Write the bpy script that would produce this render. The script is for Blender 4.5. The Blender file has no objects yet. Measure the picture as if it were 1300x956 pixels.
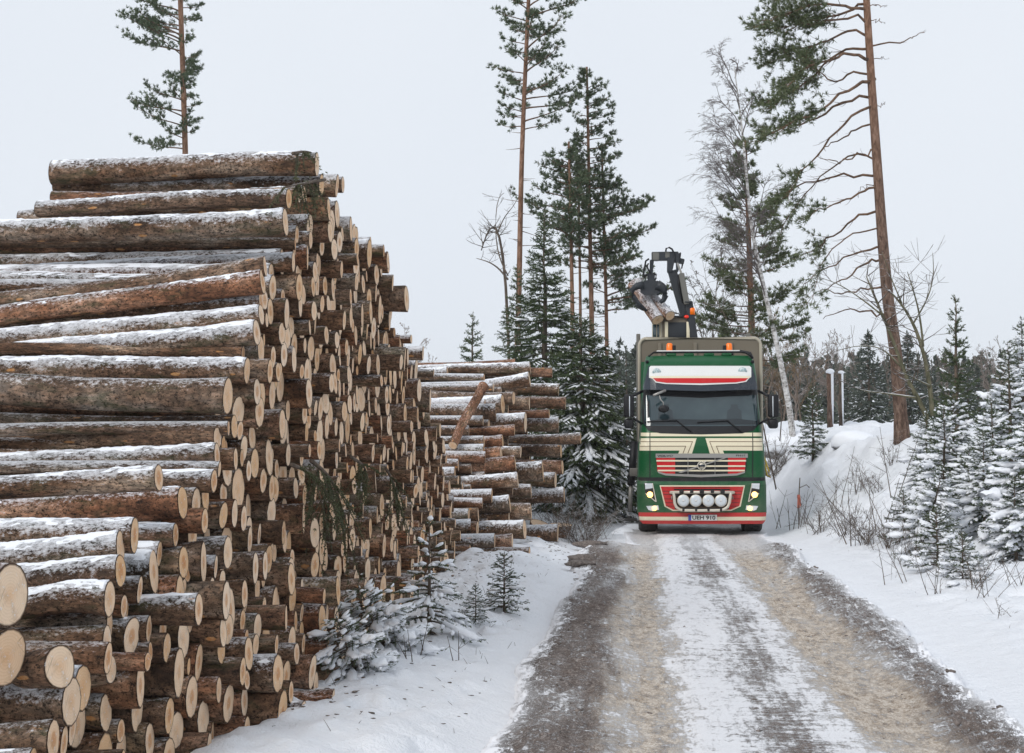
import bpy, bmesh, math, random
import numpy as np
from mathutils import Vector, Matrix, Euler
rng = np.random.default_rng(7)
random.seed(7)
R = math.radians
scn = bpy.context.scene
COL = scn.collection

# ---------------------------------------------------------------- camera model (50 mm lens, standing on the road)
F = 1806.0
CAMZ = 2.12
YAW = math.atan(156 / F)
PITCH = math.atan(107 / F)
cam_d = bpy.data.cameras.new('camera')
cam = bpy.data.objects.new('camera', cam_d)
COL.objects.link(cam)
cam.location = (0, 0, CAMZ)
cam.rotation_euler = (R(90) + PITCH, 0, YAW)
cam_d.sensor_width = 36
cam_d.lens = 36 * F / 1300
cam_d.shift_y = -45 / 1300
cam_d.clip_start = 0.1
cam_d.clip_end = 3000
scn.camera = cam
CR = np.array(Euler((R(90) + PITCH, 0, YAW)).to_matrix())

def at(px, py, Y):
    """point of the plane at distance Y down the road seen at photo pixel px, py"""
    d = CR @ np.array([(px - 650) / F, -(py - 433) / F, -1.0])
    t = Y / d[1]
    return np.array([d[0] * t, Y, CAMZ + d[2] * t])

def proj(p):
    v = CR.T @ (np.asarray(p, float) - np.array([0, 0, CAMZ]))
    return 650 + F * v[0] / -v[2], 433 - F * v[1] / -v[2]

# ---------------------------------------------------------------- noise
def vnoise(x, y, seed=0):
    x = np.asarray(x, float); y = np.asarray(y, float)
    xi = np.floor(x).astype(np.int64); yi = np.floor(y).astype(np.int64)
    fx = x - xi; fy = y - yi
    fx = fx * fx * (3 - 2 * fx); fy = fy * fy * (3 - 2 * fy)
    def h(a, b):
        n = (a * 374761393 + b * 668265263 + seed * 2147483) & 0x7fffffff
        n = ((n ^ (n >> 13)) * 1274126177) & 0x7fffffff
        return ((n ^ (n >> 16)) & 0xffff) / 65535.0
    return ((h(xi, yi) * (1 - fx) + h(xi + 1, yi) * fx) * (1 - fy) + (h(xi, yi + 1) * (1 - fx) + h(xi + 1, yi + 1) * fx) * fy)

def fbm(x, y, seed=0, o=4):
    s = 0; a = 0.5; f = 1
    for k in range(o):
        s = s + a * (vnoise(x * f, y * f, seed + k) - 0.5); a *= 0.5; f *= 2.03
    return s

def sm(t):
    t = np.clip(t, 0, 1); return t * t * (3 - 2 * t)

# ---------------------------------------------------------------- objects
def tag(o, label=None, cat=None, group=None, kind=None):
    if label: o['label'] = label
    if cat: o['category'] = cat
    if group: o['group'] = group
    if kind: o['kind'] = kind
    return o

def empty(name, loc=(0, 0, 0), rot=(0, 0, 0)):
    o = bpy.data.objects.new(name, None)
    o.empty_display_size = 0.2
    COL.objects.link(o); o.location = tuple(loc); o.rotation_euler = tuple(rot)
    return o

class MB:
    """collects pieces; build() links them as one mesh object"""
    def __init__(s):
        s.v = []; s.f = []; s.m = []; s.n = 0; s.at = {}
    def add(s, v, f, mat=0, **attrs):
        v = np.asarray(v, float).reshape(-1, 3)
        f = np.asarray(f, np.int64)
        s.v.append(v); s.f.append((f + s.n)); s.m.append(np.full(len(f), mat, np.int32))
        for k in set(list(s.at) + list(attrs)):
            if k not in s.at:
                s.at[k] = [np.zeros(s.n)] if s.n else []
            a = attrs.get(k, 0.0)
            s.at[k].append(np.broadcast_to(np.asarray(a, float), (len(v),)).copy())
        s.n += len(v)
        return s
    def mesh(s, name, mats, smooth=True):
        me = bpy.data.meshes.new(name)
        v = np.concatenate(s.v) if s.v else np.zeros((0, 3))
        me.vertices.add(len(v)); me.vertices.foreach_set('co', v.ravel().astype(np.float32))
        li = np.concatenate([f.ravel() for f in s.f]); tot = np.concatenate([np.full(len(f), f.shape[1]) for f in s.f])
        st = np.concatenate([[0], np.cumsum(tot)[:-1]])
        me.loops.add(len(li)); me.loops.foreach_set('vertex_index', li.astype(np.int32))
        me.polygons.add(len(tot)); me.polygons.foreach_set('loop_start', st.astype(np.int32))
        me.polygons.foreach_set('loop_total', tot.astype(np.int32))
        me.polygons.foreach_set('material_index', np.concatenate(s.m))
        me.polygons.foreach_set('use_smooth', np.full(len(tot), bool(smooth)))
        for k, a in s.at.items():
            at_ = me.attributes.new(k, 'FLOAT', 'POINT')
            at_.data.foreach_set('value', np.concatenate(a).astype(np.float32))
        for m in (mats if isinstance(mats, (list, tuple)) else [mats]):
            me.materials.append(m)
        me.update(calc_edges=True); me.validate()
        return me
    def build(s, name, mats, parent=None, smooth=True, loc=None):
        o = bpy.data.objects.new(name, s.mesh(name, mats, smooth))
        COL.objects.link(o)
        if parent is not None: o.parent = parent
        if loc is not None: o.location = tuple(loc)
        return o
    # --- shapes
    def box(s, x0, x1, y0, y1, z0, z1, mat=0, bev=0.0):
        if bev > 0:
            b = min(bev, (x1 - x0) / 2.2, (y1 - y0) / 2.2, (z1 - z0) / 2.2)
            bm = bmesh.new(); bmesh.ops.create_cube(bm, size=1)
            for q in bm.verts:
                q.co = Vector(((x0 + x1) / 2 + q.co.x * (x1 - x0), (y0 + y1) / 2 + q.co.y * (y1 - y0), (z0 + z1) / 2 + q.co.z * (z1 - z0)))
            bmesh.ops.bevel(bm, geom=list(bm.edges), offset=b, segments=2, affect='EDGES', profile=0.5)
            s.bm(bm, mat); return s
        v = [(x, y, z) for x in (x0, x1) for y in (y0, y1) for z in (z0, z1)]
        return s.add(v, [(0, 1, 3, 2), (4, 6, 7, 5), (0, 4, 5, 1), (2, 3, 7, 6), (0, 2, 6, 4), (1, 5, 7, 3)], mat)
    def bm(s, bm, mat=0):
        bm.verts.index_update()
        v = [tuple(q.co) for q in bm.verts]
        byn = {}
        for fc in bm.faces: byn.setdefault(len(fc.verts), []).append([q.index for q in fc.verts])
        base = s.n
        first = True
        for n, fs in byn.items():
            if first:
                s.add(v, fs, mat); first = False
            else:
                s.f.append(np.asarray(fs, np.int64) + base); s.m.append(np.full(len(fs), mat, np.int32))
        bm.free(); return s
    def tube(s, pts, rad, n=8, mat=0, cap=True, **attrs):
        pts = np.asarray(pts, float); k = len(pts)
        rad = np.broadcast_to(np.asarray(rad, float), (k,))
        d = np.gradient(pts, axis=0)
        d /= np.linalg.norm(d, axis=1)[:, None] + 1e-9
        ref = np.array([0, 0, 1.0]) if abs(d[0][2]) < 0.9 else np.array([1.0, 0, 0])
        a = np.cross(d, ref); a /= np.linalg.norm(a, axis=1)[:, None] + 1e-9
        b = np.cross(d, a)
        th = np.arange(n) * 2 * math.pi / n
        v = pts[:, None, :] + rad[:, None, None] * (np.cos(th)[None, :, None] * a[:, None, :] + np.sin(th)[None, :, None] * b[:, None, :])
        i = np.arange(k - 1)[:, None] * n; j = np.arange(n)[None, :]; j2 = (j + 1) % n
        f = np.stack([i + j, i + j2, i + n + j2, i + n + j], -1).reshape(-1, 4)
        vv = v.reshape(-1, 3)
        base = s.n
        s.add(vv, f, mat, **attrs)
        if cap and n > 2:
            for o_, rev in ((0, False), ((k - 1) * n, True)):
                idx = np.arange(n) + o_ + base
                if not rev: idx = idx[::-1]
                s.f.append(idx[None, :]); s.m.append(np.full(1, mat, np.int32))
        return s
    def disc(s, c, axis, r, t, n=24, mat=0):
        c = np.asarray(c, float); a = np.asarray(axis, float); a /= np.linalg.norm(a)
        return s.tube([c - a * t / 2, c + a * t / 2], r, n, mat)
    def prism(s, poly, y0, y1, mat=0):
        """polygon in x,z extruded from y0 to y1"""
        n = len(poly); base = s.n
        v = [(p[0], y0, p[1]) for p in poly] + [(p[0], y1, p[1]) for p in poly]
        s.add(v, [(i, (i + 1) % n, n + (i + 1) % n, n + i) for i in range(n)], mat)
        s.f.append(np.arange(n)[None, ::-1] + base); s.m.append(np.full(1, mat, np.int32))
        s.f.append(np.arange(n)[None, :] + base + n); s.m.append(np.full(1, mat, np.int32))
        return s

def copy_tree(o, parent=None):
    c = o.copy(); COL.objects.link(c)
    if parent is not None:
        c.parent = parent
    for ch in o.children: copy_tree(ch, c)
    return c

# ---------------------------------------------------------------- material helpers
class NT:
    def __init__(s, name):
        s.mat = bpy.data.materials.new(name); s.mat.use_nodes = True
        s.t = s.mat.node_tree; s.t.nodes.clear()
        s.out = s.t.nodes.new('ShaderNodeOutputMaterial')
        s.b = s.t.nodes.new('ShaderNodeBsdfPrincipled')
        s.t.links.new(s.b.outputs[0], s.out.inputs[0])
    def n(s, typ, **kw):
        nd = s.t.nodes.new(typ)
        for k, v in kw.items():
            if k.startswith('i_'):
                key = k[2:]
                key = int(key) if key.isdigit() else key.replace('_', ' ')
                s.put(nd.inputs[key], v)
            else: setattr(nd, k, v)
        return nd
    def put(s, inp, v):
        if isinstance(v, bpy.types.NodeSocket): s.t.links.new(v, inp)
        elif isinstance(v, bpy.types.Node): s.t.links.new(v.outputs[0], inp)
        else:
            if inp.type == 'RGBA' and len(v) == 3: v = (*v, 1)
            inp.default_value = v
    def coord(s, which='Object', scale=None):
        tc = s.n('ShaderNodeTexCoord').outputs[which]
        if scale is not None:
            m = s.n('ShaderNodeMapping'); s.put(m.inputs[0], tc); m.inputs[3].default_value = scale
            return m.outputs[0]
        return tc
    def noise(s, scale, vec=None, detail=4, rough=0.6, dist=0):
        nd = s.n('ShaderNodeTexNoise'); nd.inputs['Scale'].default_value = scale
        nd.inputs['Detail'].default_value = detail; nd.inputs['Roughness'].default_value = rough
        nd.inputs['Distortion'].default_value = dist
        if vec is not None: s.put(nd.inputs['Vector'], vec)
        return nd.outputs[0]
    def math(s, op, a, b=None, c=None, clamp=False):
        nd = s.n('ShaderNodeMath', operation=op, use_clamp=clamp)
        s.put(nd.inputs[0], a)
        if b is not None: s.put(nd.inputs[1], b)
        if c is not None: s.put(nd.inputs[2], c)
        return nd.outputs[0]
    def ramp(s, fac, stops, interp='LINEAR'):
        nd = s.n('ShaderNodeValToRGB'); nd.color_ramp.interpolation = interp
        e = nd.color_ramp.elements
        while len(e) < len(stops): e.new(0.5)
        for el, (p, c) in zip(e, stops):
            el.position = p; el.color = (*c, 1) if not isinstance(c, (int, float)) else (c, c, c, 1)
        s.put(nd.inputs[0], fac); return nd.outputs[0]
    def mix(s, fac, a, b, blend='MIX'):
        nd = s.n('ShaderNodeMix', data_type='RGBA', blend_type=blend)
        s.put(nd.inputs[0], fac); s.put(nd.inputs[6], a); s.put(nd.inputs[7], b)
        return nd.outputs[2]
    def rng(s, v, a, b, c=0.0, d=1.0, smooth=False):
        nd = s.n('ShaderNodeMapRange'); nd.clamp = True
        if smooth: nd.interpolation_type = 'SMOOTHSTEP'
        s.put(nd.inputs[0], v)
        for i, q in enumerate((a, b, c, d)): s.put(nd.inputs[i + 1], q)
        return nd.outputs[0]
    def attr(s, name):
        return s.n('ShaderNodeAttribute', attribute_name=name)
    def bump(s, h, strength=0.4, dist=0.02):
        nd = s.n('ShaderNodeBump'); nd.inputs['Strength'].default_value = strength
        nd.inputs['Distance'].default_value = dist
        s.put(nd.inputs['Height'], h); s.put(s.b.inputs['Normal'], nd.outputs[0]); return nd
    def nz(s):
        g = s.n('ShaderNodeNewGeometry'); x = s.n('ShaderNodeSeparateXYZ'); s.put(x.inputs[0], g.outputs['Normal'])
        return x.outputs[2]
    def col(s, c, rough=0.7, spec=None, metal=None, coat=None):
        s.put(s.b.inputs['Base Color'], c); s.put(s.b.inputs['Roughness'], rough)
        if spec is not None: s.b.inputs['Specular IOR Level'].default_value = spec
        if metal is not None: s.b.inputs['Metallic'].default_value = metal
        if coat is not None:
            s.b.inputs['Coat Weight'].default_value = coat; s.b.inputs['Coat Roughness'].default_value = 0.08
        return s.mat

SNOWC = (0.86, 0.88, 0.92)
M = {}
# snow
t = NT('snow'); w = t.coord('Object')
h = t.math('ADD', t.noise(2.2, w, 6, 0.6), t.math('MULTIPLY', t.noise(28, w, 5, 0.7), 0.35))
t.bump(h, 0.8, 0.12)
sp = t.ramp(t.noise(55, w, 3, 0.8), [(0.70, 0.0), (0.78, 1.0)])
big = t.ramp(t.noise(1.1, w, 3, 0.6), [(0.52, 0.0), (0.70, 1.0)])
c = t.mix(t.math('MULTIPLY', t.math('MULTIPLY', sp, big), 0.75), SNOWC, (0.12, 0.10, 0.08))
M['snow'] = t.col(c, 0.65, 0.3)
t = NT('snow_clump'); w = t.coord('Object')
t.bump(t.noise(25, w, 5, 0.7), 0.5, 0.03)
M['clump'] = t.col(SNOWC, 0.7, 0.2)

def snow_mask(t, lo, hi, noise_scale, w, amt=0.9):
    z = t.math('ADD', t.nz(), t.math('MULTIPLY', t.math('SUBTRACT', t.noise(noise_scale, w, 5, 0.75), 0.5), amt))
    return t.rng(z, lo, hi)

# log bark: attributes ax (metres along), an (turn), rn (per-log random), sn (snow amount)
def log_bark(mul=None):
    t = NT('log_bark')
    ax, an, rn, sn = (t.attr(k).outputs['Fac'] for k in ('ax', 'an', 'rn', 'sn'))
    def vec(sx, sa):
        c = t.n('ShaderNodeCombineXYZ')
        t.put(c.inputs[0], t.math('MULTIPLY_ADD', ax, sx, t.math('MULTIPLY', rn, 57.0)))
        t.put(c.inputs[1], t.math('MULTIPLY', t.math('COSINE', an), sa))
        t.put(c.inputs[2], t.math('MULTIPLY', t.math('SINE', an), sa))
        return c.outputs[0]
    big = t.rng(t.noise(1.0, vec(1.6, 0.5), 4, 0.6), 0.3, 0.7)
    mid = t.rng(t.noise(1.0, vec(10, 2.2), 5, 0.75), 0.32, 0.68)
    fine = t.rng(t.noise(1.0, vec(38, 5.5), 4, 0.8), 0.36, 0.64)
    base = t.ramp(big, [(0.12, (0.064, 0.042, 0.030)), (0.40, (0.125, 0.084, 0.058)), (0.62, (0.170, 0.128, 0.098)), (0.9, (0.275, 0.240, 0.205))])
    tint = t.ramp(rn, [(0.0, (0.75, 0.72, 0.68)), (0.35, (1.1, 0.95, 0.82)), (0.6, (1.0, 1.0, 1.0)), (0.8, (1.40, 1.0, 0.80)), (1.0, (0.85, 0.92, 0.82))])
    c = t.mix(1.0, base, tint, 'MULTIPLY')
    c = t.mix(t.ramp(mid, [(0.35, 0.0), (0.85, 1.0)]), c, t.mix(1.0, c, (2.5, 2.3, 2.15), 'MULTIPLY'))
    c = t.mix(t.ramp(fine, [(0.12, 0.95), (0.50, 0.0)]), c, (0.022, 0.015, 0.011))
    if mul: c = t.mix(1.0, c, mul, 'MULTIPLY')
    # green algae patches
    c = t.mix(t.math('MULTIPLY', t.ramp(t.noise(1.0, vec(3.1, 0.9), 3), [(0.56, 0.0), (0.68, 1.0)]), 0.5), c, (0.055, 0.068, 0.030))
    # scraped patches and knots
    v = t.n('ShaderNodeTexVoronoi', distance='EUCLIDEAN'); t.put(v.inputs['Vector'], vec(3.0, 0.85)); v.inputs['Scale'].default_value = 1.0; v.inputs['Randomness'].default_value = 1.0
    wob = t.math('ADD', v.outputs['Distance'], t.math('MULTIPLY', t.math('SUBTRACT', mid, 0.5), 0.11))
    kn = t.rng(wob, 0.13, 0.10)
    c = t.mix(kn, c, t.mix(fine, (0.50, 0.21, 0.065), (0.62, 0.36, 0.17)))
    # snow / frost on the upper side
    z = t.math('ADD', t.nz(), t.math('MULTIPLY', t.math('SUBTRACT', mid, 0.5), 0.75))
    z = t.math('ADD', z, t.math('MULTIPLY', t.math('SUBTRACT', fine, 0.5), 0.85))
    z = t.math('ADD', z, t.math('MULTIPLY', t.math('SUBTRACT', big, 0.5), 0.35))
    z = t.math('ADD', z, t.math('MULTIPLY_ADD', sn, 1.5, -1.3))
    s_ = t.rng(z, 0.16, 0.42)
    s2 = t.math('MULTIPLY', s_, t.rng(t.math('ADD', z, t.math('MULTIPLY', fine, 0.2)), 0.25, 1.15, 0.30, 0.90))
    t.put(t.b.inputs['Base Color'], t.mix(s2, c, (0.80, 0.82, 0.86)))
    t.b.inputs['Roughness'].default_value = 0.85; t.b.inputs['Specular IOR Level'].default_value = 0.25
    hgt = t.math('ADD', t.math('ADD', t.math('MULTIPLY', mid, 0.7), t.math('MULTIPLY', fine, 0.6)), t.math('MULTIPLY', s2, 0.8))
    t.bump(hgt, 0.75, 0.010)
    return t.mat
M['bark'] = log_bark(); M['bark_pink'] = log_bark((1.9, 1.65, 1.6))
def log_end():
    t = NT('log_cut_end')
    ra, rn, ed = (t.attr(k).outputs['Fac'] for k in ('ra', 'rn', 'ed'))
    w = t.coord('Object'); nz_ = t.noise(9, w, 3)
    rr = t.math('MULTIPLY_ADD', nz_, 0.02, ra)
    ring = t.math('SINE', t.math('MULTIPLY', rr, 400))
    base = t.ramp(rn, [(0.0, (0.76, 0.54, 0.36)), (0.2, (0.86, 0.68, 0.51)), (0.38, (0.80, 0.57, 0.38)), (0.5, (0.88, 0.72, 0.57)), (0.65, (0.80, 0.58, 0.39)), (0.8, (0.74, 0.49, 0.28)), (0.93, (0.86, 0.69, 0.53)), (1.0, (0.58, 0.38, 0.22))])
    c = t.mix(t.rng(ra, 0.0, 0.07), t.mix(1.0, base, (0.92, 0.80, 0.68), 'MULTIPLY'), base)
    c = t.mix(1.0, c, (0.95, 0.92, 0.88), 'MULTIPLY')
    hb = t.math('MULTIPLY', t.math('MULTIPLY', t.rng(rr, 0.062, 0.045), t.rng(t.math('FRACT', t.math('MULTIPLY', rn, 5.7)), 0.4, 0.6)), 0.75)
    c = t.mix(hb, c, t.mix(1.0, c, (0.74, 0.55, 0.40), 'MULTIPLY'))
    c = t.mix(t.math('MULTIPLY', t.rng(ring, 0.1, 1), 0.17), c, t.mix(1.0, c, (0.62, 0.50, 0.40), 'MULTIPLY'))
    c = t.mix(t.math('MULTIPLY', t.ramp(t.noise(14, w, 5, 0.7), [(0.48, 0.0), (0.68, 1.0)]), 0.35), c, (0.50, 0.33, 0.20))
    wn = t.noise(5, w, 5, 0.8); c = t.mix(t.ramp(wn, [(0.57, 0.0), (0.70, 0.45)]), c, t.mix(1.0, c, (0.55, 0.47, 0.40), 'MULTIPLY'))
    c = t.mix(t.rng(ed, 0.90, 0.965), c, (0.075, 0.045, 0.028))
    c = t.mix(t.math('MULTIPLY', t.ramp(t.noise(30, w, 4, 0.8), [(0.60, 0.0), (0.66, 1.0)]), 0.7), c, (0.8, 0.8, 0.83))
    vo = t.n('ShaderNodeTexVoronoi', feature='DISTANCE_TO_EDGE'); t.put(vo.inputs['Vector'], w); vo.inputs['Scale'].default_value = 5.5
    ck = t.math('MULTIPLY', t.rng(vo.outputs['Distance'], 0.012, 0.0), t.rng(t.noise(6, w, 2), 0.5, 0.6)); c = t.mix(t.math('MULTIPLY', ck, 0.7), c, (0.16, 0.10, 0.06))
    t.bump(t.math('ADD', t.math('MULTIPLY', ring, 0.3), t.noise(60, w, 3)), 0.25, 0.004)
    return t.col(c, 0.8, 0.2)
M['end'] = log_end()
# ---------------------------------------------------------------- world and light: even winter overcast
wd = bpy.data.worlds.new('World'); scn.world = wd; wd.use_nodes = True
nt = wd.node_tree; nt.nodes.clear()
SUN_EL, SUN_AZ = R(38), R(215)
sky = nt.nodes.new('ShaderNodeTexSky'); sky.sky_type = 'NISHITA'; sky.sun_disc = False
sky.sun_elevation = SUN_EL; sky.sun_rotation = SUN_AZ; sky.air_density = 1.0; sky.dust_density = 1.5
hs = nt.nodes.new('ShaderNodeHueSaturation'); hs.inputs['Saturation'].default_value = 0.25; hs.inputs['Value'].default_value = 0.35
nt.links.new(sky.outputs[0], hs.inputs['Color'])
# cloud layer: nearly uniform pale grey with very soft structure
tc = nt.nodes.new('ShaderNodeTexCoord'); nz = nt.nodes.new('ShaderNodeTexNoise'); nz.inputs['Scale'].default_value = 1.3; nz.inputs['Detail'].default_value = 4
nt.links.new(tc.outputs['Generated'], nz.inputs['Vector'])
cr = nt.nodes.new('ShaderNodeValToRGB')
cr.color_ramp.elements[0].position = 0.3; cr.color_ramp.elements[0].color = (7.25, 7.8, 8.6, 1)
cr.color_ramp.elements[1].position = 0.7; cr.color_ramp.elements[1].color = (7.95, 8.42, 9.05, 1)
nt.links.new(nz.outputs[0], cr.inputs[0])
mx = nt.nodes.new('ShaderNodeMix'); mx.data_type = 'RGBA'; mx.inputs[0].default_value = 0.88
nt.links.new(hs.outputs[0], mx.inputs[6]); nt.links.new(cr.outputs[0], mx.inputs[7])
bg = nt.nodes.new('ShaderNodeBackground'); bg.inputs['Strength'].default_value = 0.1
wo = nt.nodes.new('ShaderNodeOutputWorld')
nt.links.new(mx.outputs[2], bg.inputs[0]); nt.links.new(bg.outputs[0], wo.inputs[0])
sun_d = bpy.data.lights.new('sun', 'SUN'); sun_d.energy = 1.5; sun_d.angle = R(22); sun_d.color = (1.0, 0.97, 0.93)
sun = bpy.data.objects.new('sun', sun_d); COL.objects.link(sun)
sd = Vector((math.sin(SUN_AZ) * math.cos(SUN_EL), math.cos(SUN_AZ) * math.cos(SUN_EL), math.sin(SUN_EL)))
sun.rotation_euler = (-sd).to_track_quat('-Z', 'Y').to_euler()
vs = scn.view_settings; vs.view_transform = 'Standard'; vs.look = 'None'; vs.gamma = 1; vs.exposure = 0.21
try: vs.use_curve_mapping = False
except Exception: pass
scn.cycles.max_bounces = 6; scn.cycles.diffuse_bounces = 3; scn.cycles.transparent_max_bounces = 6
scn.cycles.use_denoising = True

# ---------------------------------------------------------------- terrain
def gz0(X, Y):
    X = np.asarray(X, float); Y = np.asarray(Y, float)
    z = 1.74 * sm((X - 3.0) / (3.2 - 1.3 * sm((Y - 29) / 8))) * sm((Y - 18.5) / 13)
    z = z + 0.16 * sm((X - 2.9) / 1.2)
    z = z + 0.13 * sm((-1.15 - X) / 0.9) * (1 - sm((-X - 2.5) / 0.5))
    far = sm((Y - 45) / 60)
    z = z + far * 0.6 * sm((-X) / 12.0)
    z = z - far * 0.5 * sm((X - 3) / 6)
    return z

def gz(X, Y):
    X = np.asarray(X, float); Y = np.asarray(Y, float)
    z = gz0(X, Y)
    r = sm((X - 3.1) / 0.9)
    l = sm((-1.05 - X) / 0.4) * (1 - 0.8 * sm((-X - 2.5) / 0.4))
    road = 1 - np.maximum(sm((X - 2.75) / 0.4), sm((-0.95 - X) / 0.3))
    lump = np.maximum(fbm(X * 0.75, Y * 0.6, 5, 3), -0.05)
    z = z + r * sm((Y - 17) / 8) * sm((X - 3.6) / 1.4) * lump * 1.35
    z = z + r * (0.26 * fbm(X * 1.7, Y * 1.4, 11, 3) + 0.14 * fbm(X * 5, Y * 4, 31, 4))
    z = z + l * 0.035 * fbm(X * 14, Y * 11, 26, 3) + r * 0.03 * fbm(X * 13, Y * 10, 27, 3)
    fp = vnoise(X * 3.1, Y * 2.3, 61); z = z - (l + 0.6 * r) * 0.07 * sm((fp - 0.72) / 0.1)
    z = z + l * (0.14 * fbm(X * 1.9, Y * 1.5, 21, 3) + 0.10 * fbm(X * 6, Y * 4, 22, 4) + 0.03)
    z = z + (1 - road) * 0.02 - road * 0.03
    return z

def axis(parts):
    out = []
    for a, b, n in parts: out.append(np.linspace(a, b, n, endpoint=False))
    return np.concatenate(out + [[parts[-1][1]]])
xs = axis([(-300, -60, 12), (-60, -8, 30), (-8, -3, 25), (-3, 9, 250), (9, 20, 55), (20, 60, 40), (60, 300, 12)])
ys = axis([(-30, 2, 10), (2, 8.5, 40), (8.5, 34, 460), (34, 50, 90), (50, 120, 60), (120, 380, 20)])
XX, YY = np.meshgrid(xs, ys, indexing='xy')
ZZ = gz(XX, YY)
nx, ny = len(xs), len(ys)
i = np.arange(ny - 1)[:, None] * nx; j = np.arange(nx - 1)[None, :]
gf = np.stack([i + j, i + j + 1, i + nx + j + 1, i + nx + j], -1).reshape(-1, 4)
g = MB().add(np.stack([XX, YY, ZZ], -1).reshape(-1, 3), gf).build('snowy_ground', M['snow'])
tag(g, kind='structure')

# ---------------------------------------------------------------- road
def road_mat():
    t = NT('gravel_road'); w = t.coord('Object')
    x = t.n('ShaderNodeSeparateXYZ'); t.put(x.inputs[0], w); X, Y = x.outputs[0], x.outputs[1]
    ws = t.coord('Object', (1.0, 0.28, 1.0))
    wob = t.math('MULTIPLY', t.math('SUBTRACT', t.noise(1.6, ws, 5, 0.65), 0.5), 0.75)
    Xw = t.math('ADD', X, wob)
    fine = t.noise(75, w, 4, 0.85); med = t.noise(9, t.coord('Object', (1, 0.5, 1)), 6, 0.75); lo = t.noise(1.5, ws, 4, 0.6)
    grit = t.noise(190, w, 2, 0.9)
    fn = t.rng(fine, 0.34, 0.66); mn = t.rng(med, 0.33, 0.67); ln = t.rng(lo, 0.32, 0.68); gn = t.rng(grit, 0.35, 0.65)
    f2 = t.rng(t.noise(26, w, 5, 0.85), 0.34, 0.66); st = t.rng(t.noise(7, t.coord('Object', (1.6, 0.16, 1)), 5, 0.8), 0.34, 0.66)
    rip = t.rng(t.noise(5, t.coord('Object', (0.35, 2.2, 1)), 4, 0.7), 0.36, 0.64)
    tex = t.math('ADD', t.math('ADD', t.math('MULTIPLY', fn, 0.30), t.math('MULTIPLY', f2, 0.30)), t.math('ADD', t.math('MULTIPLY', mn, 0.22), t.math('MULTIPLY', gn, 0.18)))
    tex = t.math('MULTIPLY_ADD', tex, 1.9, -0.45)
    dirt = t.ramp(tex, [(0.15, (0.036, 0.027, 0.022)), (0.45, (0.145, 0.112, 0.094)), (0.68, (0.25, 0.22, 0.205)), (0.95, (0.55, 0.52, 0.50))])
    dirt = t.mix(t.math('MULTIPLY', ln, 0.6), dirt, t.mix(1.0, dirt, (0.66, 0.56, 0.50), 'MULTIPLY'))
    tan = t.ramp(tex, [(0.10, (0.26, 0.18, 0.12)), (0.42, (0.60, 0.48, 0.36)), (0.75, (0.86, 0.80, 0.72))])
    snow = t.mix(t.math('MULTIPLY', fn, 0.25), (0.80, 0.81, 0.84), (0.58, 0.56, 0.55))
    def band(c, hw, soft): return t.rng(t.math('ABSOLUTE', t.math('SUBTRACT', Xw, c)), hw, hw + soft, 1.0, 0.0, True)
    # tan packed wheel tracks, pale slush either side of them
    tl = band(0.14, 0.20, 0.30); tr = band(1.80, 0.22, 0.30)
    tb = t.math('MULTIPLY', t.math('MAXIMUM', t.math('MULTIPLY', tl, 0.85), t.math('MULTIPLY', tr, 0.80)), t.rng(mn, 0.0, 0.5, 0.35, 1.0))
    col = t.mix(tb, dirt, tan)
    # snow cover: a wide strip right of the left track, a gritty one, another strip, then dusting on the right berm
    cov = t.math('MAXIMUM', t.math('MULTIPLY', band(0.60, 0.08, 0.50), 0.90), t.math('MULTIPLY', band(1.36, 0.04, 0.36), 0.80))
    cov = t.math('MAXIMUM', cov, t.math('MULTIPLY', band(1.0, 0.30, 0.3), 0.50))
    cov = t.math('MAXIMUM', cov, t.math('MULTIPLY', band(2.42, 0.22, 0.25), 0.42))
    cov = t.math('MAXIMUM', cov, t.math('MULTIPLY', band(-0.12, 0.06, 0.2), 0.40))
    cov = t.math('MAXIMUM', cov, 0.24)
    nse = t.math('ADD', t.math('ADD', t.math('MULTIPLY', mn, 0.20), t.math('MULTIPLY', f2, 0.24)), t.math('ADD', t.math('ADD', t.math('MULTIPLY', ln, 0.16), t.math('MULTIPLY', rip, 0.10)), t.math('ADD', t.math('MULTIPLY', st, 0.14), t.math('MULTIPLY', fn, 0.16))))
    nse = t.math('MULTIPLY_ADD', nse, 2.5, -0.75)
    ms = t.rng(t.math('SUBTRACT', cov, nse), -0.16, 0.16)
    col = t.mix(t.math('MULTIPLY', ms, 0.93), col, snow)
    dust = None
    farm = t.rng(t.math('ADD', Y, t.math('MULTIPLY', t.math('SUBTRACT', mn, 0.5), 1.6)), 23.4, 25.4)
    outer = t.rng(t.math('ABSOLUTE', t.math('SUBTRACT', Xw, 0.93)), 1.25, 1.6)
    farc = t.mix(t.math('MULTIPLY', tb, 0.6), snow, t.mix(0.45, tan, snow))
    farc = t.mix(t.math('MULTIPLY', t.rng(nse, 0.62, 0.9), 0.7), farc, dirt)
    fm = t.math('MULTIPLY', farm, t.math('MAXIMUM', t.math('SUBTRACT', 1.0, outer), t.rng(Y, 25.4, 25.8)))
    col = t.mix(fm, col, farc)
    er = t.attr('er').outputs['Fac']
    em = t.rng(t.math('SUBTRACT', er, t.math('MULTIPLY_ADD', nse, 0.34, -0.02)), -0.05, 0.03, 1.0, 0.0)
    col = t.mix(em, col, (0.84, 0.85, 0.885))
    hgt = t.math('ADD', t.math('MULTIPLY', med, 1.0), t.math('MULTIPLY', fine, 0.45))
    sc_ = t.math('MULTIPLY_ADD', t.math('MAXIMUM', t.math('MULTIPLY', ms, 1.0), em), -0.75, 1.0)
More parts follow.
